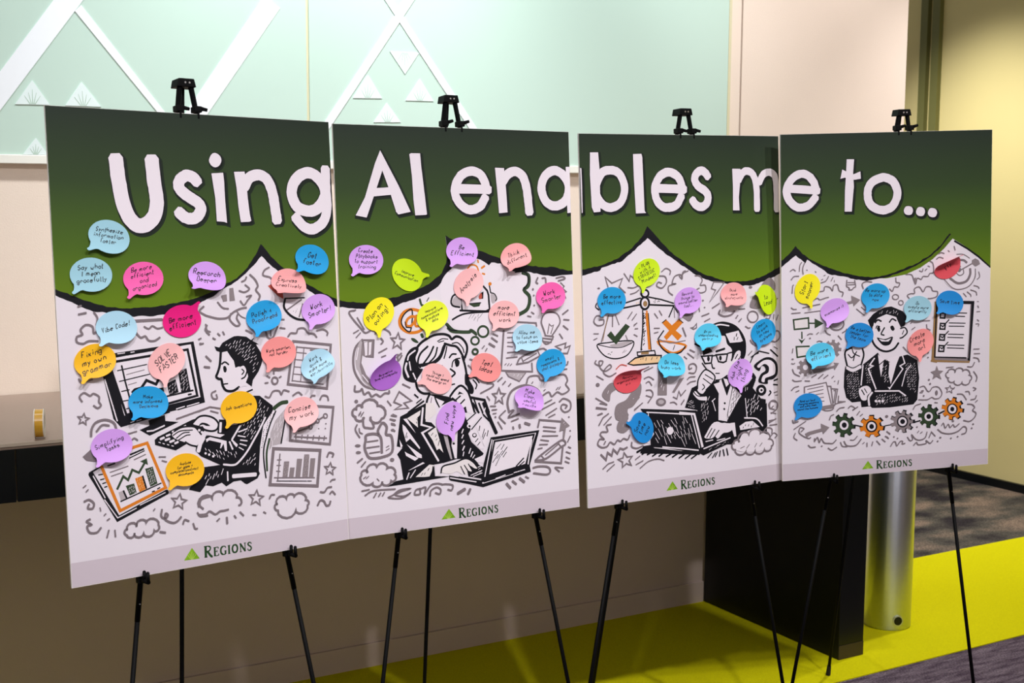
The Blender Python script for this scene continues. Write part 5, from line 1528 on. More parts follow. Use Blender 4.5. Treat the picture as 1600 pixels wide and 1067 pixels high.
LETTERS = [
(0,'U','''Ws 28.9 524,3284 537,3110 567,2918 619,2800 690,2754 767,2781 824,2859 839,2973 824,3118 816,3285'''),
(0,'s','''Ws 23.4 1193,3104 1154,3145 1102,3159 1050,3129 1029,3081 1050,3034 1120,2983 1191,2936 1208,2884 1174,2830 1122,2811 1066,2824 1015,2869'''),
(0,'i','''Wp 0.0 1302,3290 1328,3338 1361,3349 1397,3330 1412,3294 1392,3250 1354,3232 1317,3250
Wf 0.0 1317,3182 1421,3190 1426,3122 1426,2983 1433,2778 1407,2787 1343,2791 1340,2981'''),
(0,'n','''Wf 0.0 1518,3200 1613,3205 1623,3160 1631,2986 1642,2856 1653,2796 1638,2788 1557,2785 1543,2909 1534,3071
Ws 23.1 1600,3073 1658,3156 1744,3180 1821,3138 1861,3034 1879,2913 1892,2793'''),
(0,'g','''Wc 24.3 2213,3212 2102,3162 2042,3043 2089,2921 2202,2881 2300,2918 2372,3044 2313,3162
Ws 22.6 2382,3253 2379,3090 2379,2908 2339,2793 2232,2727 2144,2750 2065,2831'''),
(1,'A','''Wf 0.0 444,3437 466,3305 458,3257 397,3103 341,2965 290,2840 186,2860 280,3018 391,3325
Wf 0.0 444,3437 480,3369 611,3126 722,2890 600,2867 578,2890 513,3104 458,3257 421,3357
Wf 0.0 390,3101 516,3109 531,3042 361,3027'''),
(1,'I','''Wf 0.0 729,3408 747,3417 837,3417 844,3301 866,3074 885,2868 875,2862 767,2858 754,2998 747,3213'''),
(1,'e','''Wl 21.5 1216,3101 1417,3100 1541,3094
Ws 21.5 1508,3098 1489,3178 1435,3244 1347,3265 1245,3220 1179,3104 1200,3000 1272,2928 1346,2909 1436,2939 1498,3025'''),
(1,'n','''Wf 0.0 1609,3300 1706,3298 1713,3225 1723,3068 1730,2883 1638,2875 1626,3068
Ws 22.5 1682,3169 1749,3242 1828,3269 1906,3225 1945,3115 1959,2990 1969,2877'''),
(1,'a','''Wc 22.3 2262,3283 2159,3231 2112,3116 2151,2993 2257,2943 2375,2991 2420,3118 2369,3233
Wf 0.0 2393,3320 2437,3321 2437,2878 2398,2874'''),
(2,'a','''Wf 0.0 7,3328 22,3324 25,3158 23,2898 13,2893'''),
(2,'b','''Wf 0.0 123,3477 215,3478 226,3322 226,2904 151,2898 128,2948 116,3261
Wc 21.2 350,3306 456,3268 511,3130 461,2994 346,2942 235,2988 176,3114 243,3270'''),
(2,'l','''Wf 0.0 617,3463 716,3466 725,3434 730,3276 739,2904 758,2882 636,2880 620,3256'''),
(2,'e','''Wl 22.0 913,3124 1096,3120 1231,3111
Ws 22.0 1202,3120 1177,3196 1126,3256 1028,3286 929,3242 868,3136 884,3018 948,2947 1032,2933 1125,2960 1189,3049'''),
(2,'s','''Ws 21.7 1523,3235 1481,3281 1433,3299 1376,3269 1354,3205 1400,3139 1479,3095 1516,3040 1497,2969 1433,2932 1362,2955 1317,3008'''),
(2,'m','''Wf 0.0 1828,3318 1934,3317 1936,3242 1908,3022 1915,2889 1830,2891 1834,3133
Ws 19.7 1907,3198 1961,3275 2031,3294 2100,3251 2137,3129 2143,2893
Ws 19.3 2176,3173 2234,3261 2319,3280 2382,3237 2401,3103 2405,2884'''),
(3,'e','''Wl 20.5 99,3097 268,3084 420,3066
Ws 21.1 396,3071 372,3150 318,3219 233,3249 130,3203 65,3093 86,2992 158,2917 231,2898 316,2923 392,3004'''),
(3,'t','''Wf 0.0 743,3385 827,3383 816,3237 825,3102 801,2838 720,2840 723,3060 735,3217
Wf 0.0 693,3280 757,3250 819,3226 899,3255 905,3178 831,3169 720,3195 671,3183'''),
(3,'o','''Wc 22.6 1141,3182 1023,3129 982,3023 1017,2903 1136,2842 1261,2872 1326,2995 1291,3121 1216,3172'''),
(3,'.','''Wp 0.0 1402,2827 1421,2866 1459,2874 1497,2858 1509,2823 1493,2786 1456,2778 1418,2792'''),
(3,'.','''Wp 0.0 1544,2810 1564,2852 1598,2860 1636,2845 1650,2807 1633,2769 1598,2762 1560,2776'''),
(3,'.','''Wp 0.0 1683,2794 1703,2836 1737,2844 1777,2828 1792,2790 1775,2753 1738,2745 1700,2760'''),
]
HEADER = [
('1,3656 1,2266 153,2203 287,2148 425,2111 577,2095 765,2100 963,2124 1152,2165 1265,2204 1381,2258 1492,2308 1596,2396 1677,2501 1729,2591 1818,2483 1916,2395 2027,2311 2141,2248 2253,2185 2368,2131 2438,2100 2437,3656',
 '1,2278 31,2261 61,2251 92,2243 122,2223 153,2215 180,2201 206,2188 233,2180 260,2173 287,2160 321,2149 356,2142 390,2127 425,2123 455,2123 486,2113 516,2110 546,2110 577,2107 608,2112 639,2111 671,2114 702,2113 733,2110 765,2112 798,2115 831,2122 864,2121 897,2132 930,2136 963,2136 995,2146 1026,2150 1058,2153 1089,2162 1120,2168 1152,2177 1180,2185 1208,2196 1237,2206 1265,2216 1294,2226 1323,2246 1352,2259 1381,2270 1409,2286 1437,2292 1464,2308 1492,2320 1518,2343 1544,2362 1570,2385 1596,2408 1616,2437 1636,2461 1657,2491 1677,2513 1695,2543 1712,2576 1729,2603 1752,2580 1774,2552 1796,2526 1818,2495 1843,2475 1867,2451 1892,2427 1916,2407 1944,2390 1971,2362 1999,2343 2027,2323 2056,2305 2084,2293 2112,2280 2141,2260 2169,2243 2197,2232 2225,2216 2253,2197 2282,2185 2311,2167 2339,2160 2368,2143 2391,2132 2415,2125 2438,2112 2438,2045 2414,2057 2389,2064 2362,2075 2336,2090 2309,2106 2280,2120 2252,2147 2224,2159 2195,2180 2167,2195 2139,2217 2110,2228 2082,2248 2053,2265 2024,2274 1996,2292 1969,2312 1941,2332 1913,2348 1885,2365 1858,2389 1830,2406 1803,2431 1779,2450 1754,2481 1730,2501 1704,2479 1679,2448 1653,2424 1627,2404 1603,2383 1578,2359 1553,2342 1528,2324 1503,2304 1472,2288 1441,2268 1410,2257 1379,2241 1354,2229 1328,2216 1302,2194 1277,2178 1251,2169 1226,2160 1200,2147 1174,2138 1148,2121 1119,2114 1090,2095 1060,2091 1031,2078 997,2074 963,2066 929,2062 896,2054 862,2049 828,2048 794,2045 760,2038 729,2038 698,2043 667,2047 636,2046 604,2040 573,2046 543,2046 512,2055 482,2059 452,2060 421,2063 398,2067 375,2084 353,2090 318,2089 283,2093 256,2108 230,2116 203,2130 176,2141 149,2157 119,2175 90,2185 60,2200 30,2212 1,2229'),
('1,3656 1,2110 71,2090 254,2076 453,2099 702,2149 879,2222 1013,2316 1062,2405 1079,2505 1066,2663 1130,2627 1235,2579 1380,2523 1481,2495 1617,2447 1795,2395 1956,2363 2149,2344 2200,2349 2359,2312 2438,2306 2437,3656',
 '1,2122 24,2112 47,2109 71,2102 102,2099 132,2101 162,2092 193,2091 223,2088 254,2088 287,2094 320,2093 353,2103 387,2098 420,2108 453,2111 484,2120 515,2126 546,2126 577,2131 608,2145 640,2153 671,2157 702,2161 731,2171 761,2188 790,2199 820,2208 849,2223 879,2234 905,2252 932,2272 959,2292 986,2305 1013,2328 1029,2362 1046,2393 1062,2417 1068,2452 1074,2487 1079,2517 1077,2543 1074,2577 1071,2616 1068,2646 1066,2675 1087,2663 1109,2647 1130,2639 1156,2627 1182,2615 1209,2601 1235,2591 1264,2575 1293,2568 1322,2553 1351,2541 1380,2535 1414,2528 1448,2520 1481,2507 1515,2491 1549,2479 1583,2471 1617,2459 1646,2447 1676,2445 1706,2434 1736,2424 1766,2421 1795,2407 1828,2403 1860,2391 1892,2384 1924,2382 1956,2375 1989,2370 2021,2373 2053,2361 2085,2361 2117,2357 2149,2356 2175,2361 2200,2361 2232,2357 2264,2349 2295,2336 2327,2335 2359,2324 2386,2317 2412,2319 2438,2318 2438,2281 2407,2279 2375,2278 2343,2277 2312,2277 2281,2273 2249,2270 2218,2265 2187,2271 2155,2278 2124,2279 2092,2282 2061,2291 2029,2301 1997,2301 1965,2313 1933,2319 1899,2316 1866,2321 1832,2319 1798,2326 1764,2323 1739,2344 1714,2356 1689,2370 1664,2390 1639,2405 1605,2404 1570,2415 1536,2415 1511,2390 1481,2411 1451,2429 1422,2445 1387,2454 1352,2463 1317,2471 1286,2478 1254,2489 1223,2501 1192,2509 1175,2486 1158,2452 1142,2427 1130,2400 1118,2372 1106,2346 1090,2329 1073,2303 1057,2289 1037,2270 1016,2250 996,2235 975,2211 947,2193 919,2178 890,2162 862,2146 829,2138 797,2123 764,2116 732,2101 699,2093 671,2087 643,2078 615,2076 585,2065 555,2051 525,2039 492,2034 460,2035 427,2033 394,2033 359,2034 324,2033 290,2036 255,2030 221,2034 186,2037 152,2038 117,2044 88,2045 59,2052 29,2058 1,2057'),
('1,3656 1,2337 206,2367 398,2426 558,2514 652,2587 722,2661 767,2741 838,2674 951,2559 1030,2484 1135,2414 1259,2335 1436,2240 1617,2184 1738,2149 1911,2141 2060,2150 2186,2180 2314,2224 2438,2279 2437,3656',
 '1,2349 34,2351 69,2359 103,2363 137,2373 171,2371 206,2379 238,2387 270,2396 302,2410 334,2415 366,2431 398,2438 424,2447 451,2468 478,2485 505,2499 532,2508 558,2526 582,2539 605,2566 628,2586 652,2599 675,2626 699,2646 722,2673 737,2702 752,2728 767,2753 791,2729 814,2709 838,2686 860,2662 883,2640 905,2619 928,2590 951,2571 970,2556 990,2538 1010,2517 1030,2496 1056,2482 1082,2456 1108,2440 1135,2426 1159,2414 1184,2397 1209,2379 1234,2359 1259,2347 1289,2331 1318,2316 1348,2298 1377,2279 1407,2268 1436,2252 1466,2239 1496,2229 1527,2226 1557,2219 1587,2202 1617,2196 1647,2184 1677,2178 1708,2166 1738,2161 1773,2162 1807,2159 1842,2156 1876,2160 1911,2153 1941,2157 1971,2154 2001,2155 2030,2160 2060,2162 2092,2167 2123,2181 2155,2180 2186,2192 2218,2201 2250,2211 2282,2227 2314,2236 2345,2253 2376,2266 2407,2274 2438,2291 2438,2217 2414,2208 2389,2198 2364,2184 2333,2178 2303,2163 2272,2156 2241,2144 2211,2140 2181,2137 2150,2125 2120,2120 2090,2110 2059,2107 2031,2103 2003,2108 1975,2110 1946,2105 1913,2110 1880,2117 1846,2124 1813,2123 1780,2131 1747,2133 1713,2142 1684,2143 1655,2155 1626,2158 1597,2156 1567,2165 1535,2171 1504,2185 1472,2191 1440,2204 1408,2216 1376,2226 1346,2244 1317,2259 1287,2281 1258,2299 1233,2316 1208,2333 1183,2341 1158,2355 1133,2375 1108,2394 1082,2408 1056,2427 1031,2442 1005,2453 980,2468 955,2492 930,2509 905,2525 880,2544 858,2563 835,2579 812,2600 790,2619 767,2634 740,2610 712,2593 684,2570 661,2559 638,2541 615,2517 591,2506 566,2485 541,2473 515,2455 490,2435 465,2416 435,2404 406,2405 376,2392 347,2390 317,2381 286,2371 255,2365 224,2359 204,2332 170,2322 136,2322 102,2310 68,2304 34,2294 1,2290'),
('1,3656 1,2341 79,2398 163,2490 242,2401 339,2336 427,2292 569,2235 723,2177 888,2139 1055,2121 1204,2115 1429,2146 1598,2210 1744,2296 1879,2404 1980,2508 2161,2402 2293,2307 2438,2175 2437,3656',
 '1,2353 26,2367 53,2393 79,2410 100,2430 121,2452 142,2477 163,2502 183,2475 202,2459 222,2438 242,2413 266,2402 291,2382 315,2361 339,2348 368,2334 397,2319 427,2304 455,2290 483,2277 512,2270 540,2255 569,2247 600,2235 630,2222 661,2214 692,2199 723,2189 756,2186 789,2176 822,2167 855,2159 888,2151 921,2149 955,2141 988,2142 1022,2134 1055,2133 1085,2138 1115,2135 1145,2145 1174,2147 1204,2150 1238,2160 1271,2168 1305,2176 1339,2190 1372,2200 1406,2206 1440,2225 1473,2235 1507,2238 1541,2254 1569,2264 1597,2277 1625,2302 1653,2312 1682,2322 1710,2339 1734,2357 1759,2382 1784,2397 1809,2422 1834,2437 1856,2459 1879,2491 1901,2519 1923,2545 1946,2566 1961,2555 1940,2534 1919,2511 1898,2487 1876,2459 1855,2439 1834,2413 1809,2390 1784,2378 1759,2357 1735,2334 1710,2319 1682,2305 1654,2286 1625,2273 1597,2258 1569,2245 1541,2230 1507,2220 1473,2205 1440,2193 1406,2184 1372,2173 1339,2161 1305,2154 1271,2147 1238,2130 1204,2126 1175,2120 1145,2120 1115,2117 1085,2112 1055,2109 1029,2104 1003,2103 977,2095 945,2103 914,2107 883,2116 852,2115 820,2125 789,2130 760,2145 730,2153 701,2159 670,2162 639,2168 608,2178 577,2177 547,2187 520,2199 494,2225 468,2243 442,2259 415,2274 391,2292 366,2303 342,2318 317,2339 292,2353 283,2335 274,2316 247,2336 220,2361 193,2375 166,2401 137,2384 108,2364 79,2339 53,2324 26,2302 1,2282'),
]
HEADER_EXTRA = 'Kl 5 2003,2481 2165,2388 2293,2300 2437,2182'
FOOTER = [[47.6, 45.3], [46.1, 45.0], [48.1, 45.2], [45.7, 43.6]]
LOGO = [
[[226.3, 15.8], [244.5, 39.1], [260.2, 14.8], [269.8, 14.5], [378.9, 12.9]],
[[230.5, 15.2], [251.0, 38.1], [267.1, 15.7], [275.9, 13.3], [383.7, 14.4]],
[[233.1, 15.5], [252.1, 38.3], [267.5, 16.2], [277.5, 13.9], [387.8, 15.1]],
[[230.7, 14.2], [248.2, 36.5], [264.2, 15.1], [272.9, 12.5], [381.6, 12.9]],
]
NOTES = [
(0,108.5,666.3,-14,14,'sky',['Synthesize', 'information', 'faster'],-8,'sky blue sticky note under the letter U of the headline'),
(0,69.4,594.4,0,8,'sky',['Say what', 'I mean', 'gracefully'],4,"sky blue sticky note reading 'Say what I mean', lowest left on the green header"),
(0,172.8,584.6,5,10,'pink',['Be more', 'efficient', 'and', 'organized'],10,"pink sticky note reading 'Be more efficient and organized' below the letters Us"),
(0,306.7,582.8,-8,42,'lavender',['Research', 'Deeper'],-8,"lavender curling sticky note alone on green, left of the first poster's white peak"),
(0,550.4,615.0,-12,22,'blue',['Get', 'faster'],-12,"blue sticky note under the g of Using, at the first poster's right edge"),
(0,490.6,564.9,-3,58,'blush',['Express', 'Creatively'],-8,'blush sticky note with curled white lower half, over the pie chart drawing'),
(0,559.6,507.8,15,22,'lavender',['Work', 'Smarter!'],15,'lavender sticky note at the right edge of the first poster, below the pie chart'),
(0,248.3,497.5,183,8,'hot pink',['Be more', 'efficient'],10,"hot pink upside-down sticky note reading 'Be more efficient' above the monitor drawing"),
(0,113.3,490.5,0,20,'pale blue',['Vibe Code!'],14,"pale blue sticky note reading 'Vibe Code!' on the first poster"),
(0,429.2,498.8,18,30,'blue',['Polish +', 'Proofread'],15,"blue curling sticky note over the light bulb doodle above the seated man's head"),
(0,459.7,421.5,8,14,'salmon',['Work smarter,', 'not harder'],7,"salmon sticky note reading 'Work smarter, not harder' behind the seated man's head"),
(0,550.4,388.2,28,55,'pale blue',['Work', 'quick &', 'make more', 'strategically'],25,'pale blue curled sticky note with four lines over the table grid drawing'),
(0,67.7,428.6,12,18,'golden',['Fixing', 'my own', 'grammar'],14,"golden sticky note about grammar at the drawn monitor's upper left corner"),
(0,211.0,418.7,38,14,'pale pink',['SOLVE', 'FASTER'],35,"pale pink sticky note reading 'SOLVE FASTER' on the drawn monitor screen"),
(0,169.1,339.5,-3,26,'blue',['Make', 'more informed', 'Decisions'],-3,"blue sticky note reading 'Make more informed Decisions' over the drawn monitor's lower edge"),
(0,362.3,313.6,8,8,'golden',['Ask questions'],7,"golden sticky note reading 'Ask questions' over the seated man's chest"),
(0,505.5,289.2,15,36,'pale pink',['Concise', 'my work'],5,"pale pink sticky note reading 'Concise my work' over the line chart drawing"),
(0,91.0,262.5,5,22,'lavender',['Simplifying', 'Tasks'],16,"lavender sticky note reading 'Simplifying Tasks' at the lower left of the first poster"),
(0,237.8,198.5,0,10,'golden',['Analyze', 'for gaps +', 'complete/contract', 'documents'],3,"golden sticky note starting 'Analyze for gaps', beside the orange-framed bar chart"),
(1,66.4,616.6,0,12,'lavender',['Create', 'Playbooks', 'to support', 'training'],-4,"lavender sticky note reading 'Create Playbooks to support' on the second poster's header"),
(1,165.1,580.7,135,8,'lime',['Improve', 'Communication'],-20,"lime green sticky note with tail pointing right, reading 'Improve'"),
(1,306.3,630.7,2,22,'lavender',['Be', 'Efficient'],-6,"lavender sticky note reading 'Be Efficient' over the second poster's peak"),
(1,448.6,614.6,15,52,'blush',['Think', 'different'],20,"blush sticky note with curled white lower half, on the wave below 'enables'"),
(1,320.2,555.8,38,16,'pale pink',['Analysis'],45,"pale pink sticky note reading 'Analysis' over the robot's head"),
(1,542.8,519.7,10,24,'pink',['Work', 'Smarter'],10,"pink sticky note reading 'Work Smarter' above the light bulb drawing"),
(1,91.4,495.7,45,6,'yellow',['Plan an', 'outing!'],48,'bright yellow sticky note with tail down, left of the orange at sign'),
(1,224.9,485.7,25,14,'yellow lime',['Improve', 'communications', '& analyze', 'data'],22,'yellow-lime sticky note with four lines, over the orange at sign'),
(1,412.2,480.6,3,16,'pale pink',['more', 'efficient', 'work'],-3,'pale pink sticky note with three short lines, right of the robot'),
(1,474.1,422.2,-5,24,'pale blue',['Allow me', 'to focus on', 'value items'],0,'pale blue sticky note between the robot and the light bulb drawing'),
(1,102.7,359.6,207,30,'purple',['Be creative', 'Think strategically'],16,'purple upside-down sticky note over the telephone receiver drawing'),
(1,538.3,358.5,18,26,'blue',['email', 'responses &', 'chat dialogue'],15,"blue sticky note with three lines at the second poster's right edge"),
(1,360.2,359.0,-22,6,'salmon',['Test', 'Ideas'],-18,"salmon sticky note reading 'Test Ideas' right of the woman's face"),
(1,230.6,341.5,-35,8,'pale pink',['Things I', 'could not spend', 'the energy on'],-18,"pale pink sticky note covering the drawn woman's mouth and cheek"),
(1,261.6,248.1,50,12,'lavender',['Find', 'new ways'],78,"lavender sticky note with vertical writing over the drawn woman's tie"),
(1,473.3,274.3,-15,50,'lavender',['Make', 'Clear,', 'useful', 'results'],-15,'lavender curled sticky note with four lines in the round speech bubble drawing'),
(2,185.1,572.7,30,6,'lime',['- PLAN', 'with A', 'STRATEGIC', 'Mindset!'],22,"lime sticky note reading 'PLAN' in capitals above the drawn balance scales"),
(2,80.9,508.5,4,12,'blue',['Be more', 'effective'],0,"blue sticky note over the left end of the scales' beam"),
(2,308.7,497.0,12,14,'lavender',['Reword', 'things to', 'sound better', 'fast...'],6,"lavender sticky note over the right end of the scales' beam"),
(2,452.3,503.9,0,40,'blush',['Think', 'more', 'strategically'],-2,"blush curled sticky note touching the wave, third poster's upper right"),
(2,560.3,486.9,-65,20,'lime',['to', 'Lead'],14,"small-looking lime sticky note curled sideways at the third poster's right edge"),
(2,367.7,402.1,10,44,'cyan',['Be an', 'understanding', 'partner'],-5,"cyan curled sticky note covering the thinking man's hair"),
(2,548.4,402.7,20,14,'blue',['Learn', 'to work', 'on new', 'systems'],25,'blue sticky note above the drawn black question mark'),
(2,253.4,333.5,0,50,'cyan',['Do less', 'busy work'],-8,'cyan curled sticky note under the orange X, over the exclamation mark'),
(2,121.1,309.2,182,44,'red',['Become', 'organizational', 'pro'],10,'red upside-down sticky note on top of the grey question mark'),
(2,469.1,299.6,42,22,'lavender',['Ask the', 'right', 'thing'],62,"lavender sticky note on the thinking man's cheek and collar"),
(2,161.1,185.4,-62,8,'bright blue',['Save', 'time', 'now'],62,"bright blue sticky note with tail at left on the drawn laptop's lid corner"),
(3,72.2,511.7,58,8,'yellow',['Start', 'sooner'],70,'yellow sticky note at the upper left of the rightmost poster'),
(3,150.1,449.2,15,26,'lavender',['summarize it'],22,'lavender sticky note beside the flow chart arrow on the rightmost poster'),
(3,267.7,483.4,12,14,'blue',['Be more up', 'to date', 'now'],-5,"blue sticky note touching the smiling man's hair from above"),
(3,391.7,444.4,0,10,'sky',['Do', 'create more', 'efficiently'],-6,"sky blue sticky note right of the smiling man's hair"),
(3,486.7,454.3,-10,18,'bright blue',['Save time'],-8,"bright blue sticky note on the drawn clipboard's top left corner"),
(3,477.4,553.3,200,72,'red',['Fly'],60,'red strongly curled sticky note beside the drawn dart target'),
(3,221.4,381.1,-3,8,'bright blue',['Be a better', 'leader for', 'the team'],-16,'bright blue sticky note between the raised fist and the smiling face'),
(3,108.1,333.5,10,46,'cyan',['Be more', 'efficient'],12,"cyan curled sticky note over the flow chart's lower box"),
(3,399.5,351.1,42,18,'salmon',['Create', 'more', 'art'],22,"salmon sticky note between the smiling man's ear and the clipboard"),
(3,73.2,200.4,0,6,'bright blue',['Read out loud', 'changing speakers', 'and make them', 'sound like humans'],3,'bright blue sticky note over the stacked papers drawing, lower left of rightmost poster'),
]
BOARD_FRAMES = [[[-0.83443, 2.32103, 0.75942], [0.78363, 0.62114, -0.01038], [-0.04904, 0.0785, 0.99571], [0.61929, -0.77976, 0.09198]], [[-0.35978, 2.71625, 0.74823], [0.86569, 0.50058, 0.00091], [-0.03683, 0.06189, 0.9974], [0.49922, -0.86348, 0.07201]], [[0.1896, 3.029, 0.74297], [0.88519, 0.46494, 0.01627], [-0.03522, 0.03211, 0.99886], [0.46389, -0.88476, 0.0448]], [[0.7237, 3.29139, 0.75382], [0.97665, 0.21167, 0.03682], [-0.03643, -0.00573, 0.99932], [0.21173, -0.97732, 0.00212]]]
EASELS = [[[-0.6646, 2.5869, 1.7287], [-0.7776, 2.2933, 0.0], [-0.3452, 2.6367, 0.0], [-0.7605, 2.7666, 0.0], [0.1567, 0.4495]], [[-0.1456, 2.9367, 1.7263], [-0.3308, 2.6857, 0.0], [0.2049, 2.9954, 0.0], [-0.2339, 3.1575, 0.0], [0.167, 0.4813]], [[0.432, 3.2202, 1.7191], [0.1527, 2.9867, 0.0], [0.7813, 3.3163, 0.0], [0.2163, 3.4266, 0.0], [0.0829, 0.4847]], [[1.0317, 3.3735, 1.7307], [0.7419, 3.307, 0.0], [1.3366, 3.4359, 0.0], [1.0074, 3.8432, 0.0], [0.2054, 0.4911]]]
STRIPS = [[[-2.149, 2.155], [-2.071, 2.162], [-2.193, 1.996], [-2.463, 1.627], [-2.533, 1.625]], [[-2.193, 1.996], [-2.176, 2.013], [-1.869, 1.623], [-1.886, 1.623]], [[-1.662, 2.079], [-1.615, 2.048], [-1.917, 1.622], [-1.98, 1.621]], [[-1.336, 2.17], [-1.31, 2.172], [-0.869, 1.604], [-0.897, 1.603]], [[-1.153, 2.186], [-1.123, 2.189], [-1.45, 1.729], [-1.55, 1.588], [-1.574, 1.588], [-1.475, 1.732]]]
LEAVES = [[[-2.309, 1.807], [-2.354, 1.742], [-2.266, 1.744]], [[-2.182, 1.809], [-2.226, 1.744], [-2.132, 1.744]], [[-2.305, 1.655], [-2.339, 1.611], [-2.275, 1.611]], [[-1.214, 1.88], [-1.166, 1.947], [-1.265, 1.946]], [[-1.338, 1.872], [-1.388, 1.8], [-1.292, 1.803]], [[-1.163, 1.869], [-1.212, 1.8], [-1.116, 1.802]], [[-1.276, 1.79], [-1.32, 1.73], [-1.229, 1.733]]]

def off(p): return (p[0] + 1.5, p[1] - 1.585)
for k, p in enumerate(STRIPS):
    mb = MB(); prism(mb, [off(q) for q in p], 0.0201, 0.0222 + 0.0003 * k, M['strip'])
    mb.build('diagonal_stripe', board)
for p in LEAVES:
    q = [Vector(off(a)) for a in p]
    mb = MB(); prism(mb, q, 0.0201, 0.0225, M['leaf'])
    lf = mb.build('leaf_triangle', board)
    mb = MB()
    mid = (q[1] + q[2]) / 2
    ax = q[0] - mid
    side = (q[2] - q[1])
    for j in (-2, -1, 0, 1, 2):
        a = mid + side * (j * 0.035) + ax * 0.02
        b = mid + side * (j * 0.115) + ax * (0.62 - 0.13 * abs(j))
        d = (b - a).normalized(); nn = Vector((-d.y, d.x)) * 0.0012
        prism(mb, [a - nn, b - nn * 0.4, b + nn * 0.4, a + nn], 0.0226, 0.0229, M['leaf_line'])
    mb.build('leaf_vein', lf)

# counter with black apron and black end panel
counter = empty('counter', WL(-1.5, 0.36, 0.0), ROOM)
tag(counter, 'long taupe counter with black front apron and black end panel along the wall', 'counter')
def cb(name, a, b, m, bevel=0.0, parent=None):
    mb = MB(); sbox(mb, a, b, m, (-1.5, 0.36, 0.0))
    return mb.build(name, parent or counter, bevel=bevel)
cb('countertop', (-5.0, 0.0062, 0.950), (0.124, 0.728, 0.964), M['stone'], 0.0015)
cb('front_edge', (-5.0, 0.7282, 0.957), (0.124, 0.7305, 0.9645), M['stone_edge'])
cb('apron_panel', (-5.0, 0.700, 0.832), (-2.492, 0.727, 0.950), M['black'], 0.0008)
cb('apron_panel', (-2.489, 0.700, 0.832), (0.0128, 0.727, 0.950), M['black'], 0.0008)
cb('end_panel', (0.013, 0.017, 0.0035), (0.124, 0.712, 0.950), M['black'], 0.001)
cb('toe_strip', (0.0135, 0.7122, 0.0035), (0.1235, 0.7140, 0.050), M['toe'])

# roll of tape standing on the counter
tp = empty('tape_roll', WL(-2.432, 0.690, 0.9645), ROOM @ Matrix.Rotation(math.radians(-14), 3, 'Z'))
tag(tp, 'small roll of amber tape standing on its edge on the counter', 'tape')
mb = MB(); lathe(mb, [(0.022, -0.0085), (0.0310, -0.0085), (0.0310, 0.0085), (0.022, 0.0085), (0.022, -0.0085)], M['tape'], 40, (0, 0, 0.0325), 'x')
mb.build('tape_winding', tp)
for sgn in (-1, 1):
    mb = MB(); lathe(mb, [(0.017, sgn * 0.0086), (0.0323, sgn * 0.0086), (0.0323, sgn * 0.0106), (0.017, sgn * 0.0106), (0.017, sgn * 0.0086)], M['tape_core'], 40, (0, 0, 0.0325), 'x')
    mb.build('side_flange', tp)
mb = MB(); lathe(mb, [(0.0172, -0.0086), (0.0218, -0.0086), (0.0218, 0.0086), (0.0172, 0.0086), (0.0172, -0.0086)], M['tape_core'], 40, (0, 0, 0.0325), 'x')
mb.build('core', tp)

# stainless steel post behind the end panel
post = empty('steel_post', Vector((1.338, 4.338, 0.003)))
tag(post, 'brushed stainless steel cylindrical post beside the black counter end', 'post')
mb = MB(); lathe(mb, [(0.0, 0.0), (0.080, 0.0), (0.083, 0.004), (0.083, 1.06), (0.080, 1.064), (0.0, 1.066)], M['steel'], 72)
mb.build('shaft', post, smooth=False)
for p in post.children[0].data.polygons: p.use_smooth = abs(p.normal.z) < 0.3
d = (Vector((0, 0, 0)) - Vector((1.338, 4.338, 0))).normalized()
d = Matrix.Rotation(math.radians(28), 3, 'Z') @ d
mb = MB(); tube(mb, d * 0.0822 + UPV * 0.036, d * 0.0842 + UPV * 0.036, 0.019, 0.019, M['steel'], 24)
plug = mb.build('hole_ring', post)
mb = MB(); tube(mb, d * 0.0843 + UPV * 0.036, d * 0.0849 + UPV * 0.036, 0.015, 0.015, M['black'], 24)
mb.build('hole_plug', plug)

# ------------------------------------------------------------------ print drawing helpers (all in metres on the poster face)
BW, BH = 0.6096, 0.9144
def catmull(p, closed, n=5):
    if len(p) < 3: return p
    out = []
    k = len(p)
    rngk = range(k) if closed else range(k - 1)
    for i in rngk:
        p0 = p[(i - 1) % k] if (closed or i > 0) else p[i] * 2 - p[i + 1]
        p1 = p[i]; p2 = p[(i + 1) % k]
        p3 = p[(i + 2) % k] if (closed or i + 2 < k) else p2 * 2 - p1
        for j in range(n):
            t = j / n
            out.append(0.5 * ((2 * p1) + (p2 - p0) * t + (2 * p0 - 5 * p1 + 4 * p2 - p3) * t * t + (3 * p1 - p0 - 3 * p2 + p3) * t ** 3))
    if not closed: out.append(p[-1])
    return out

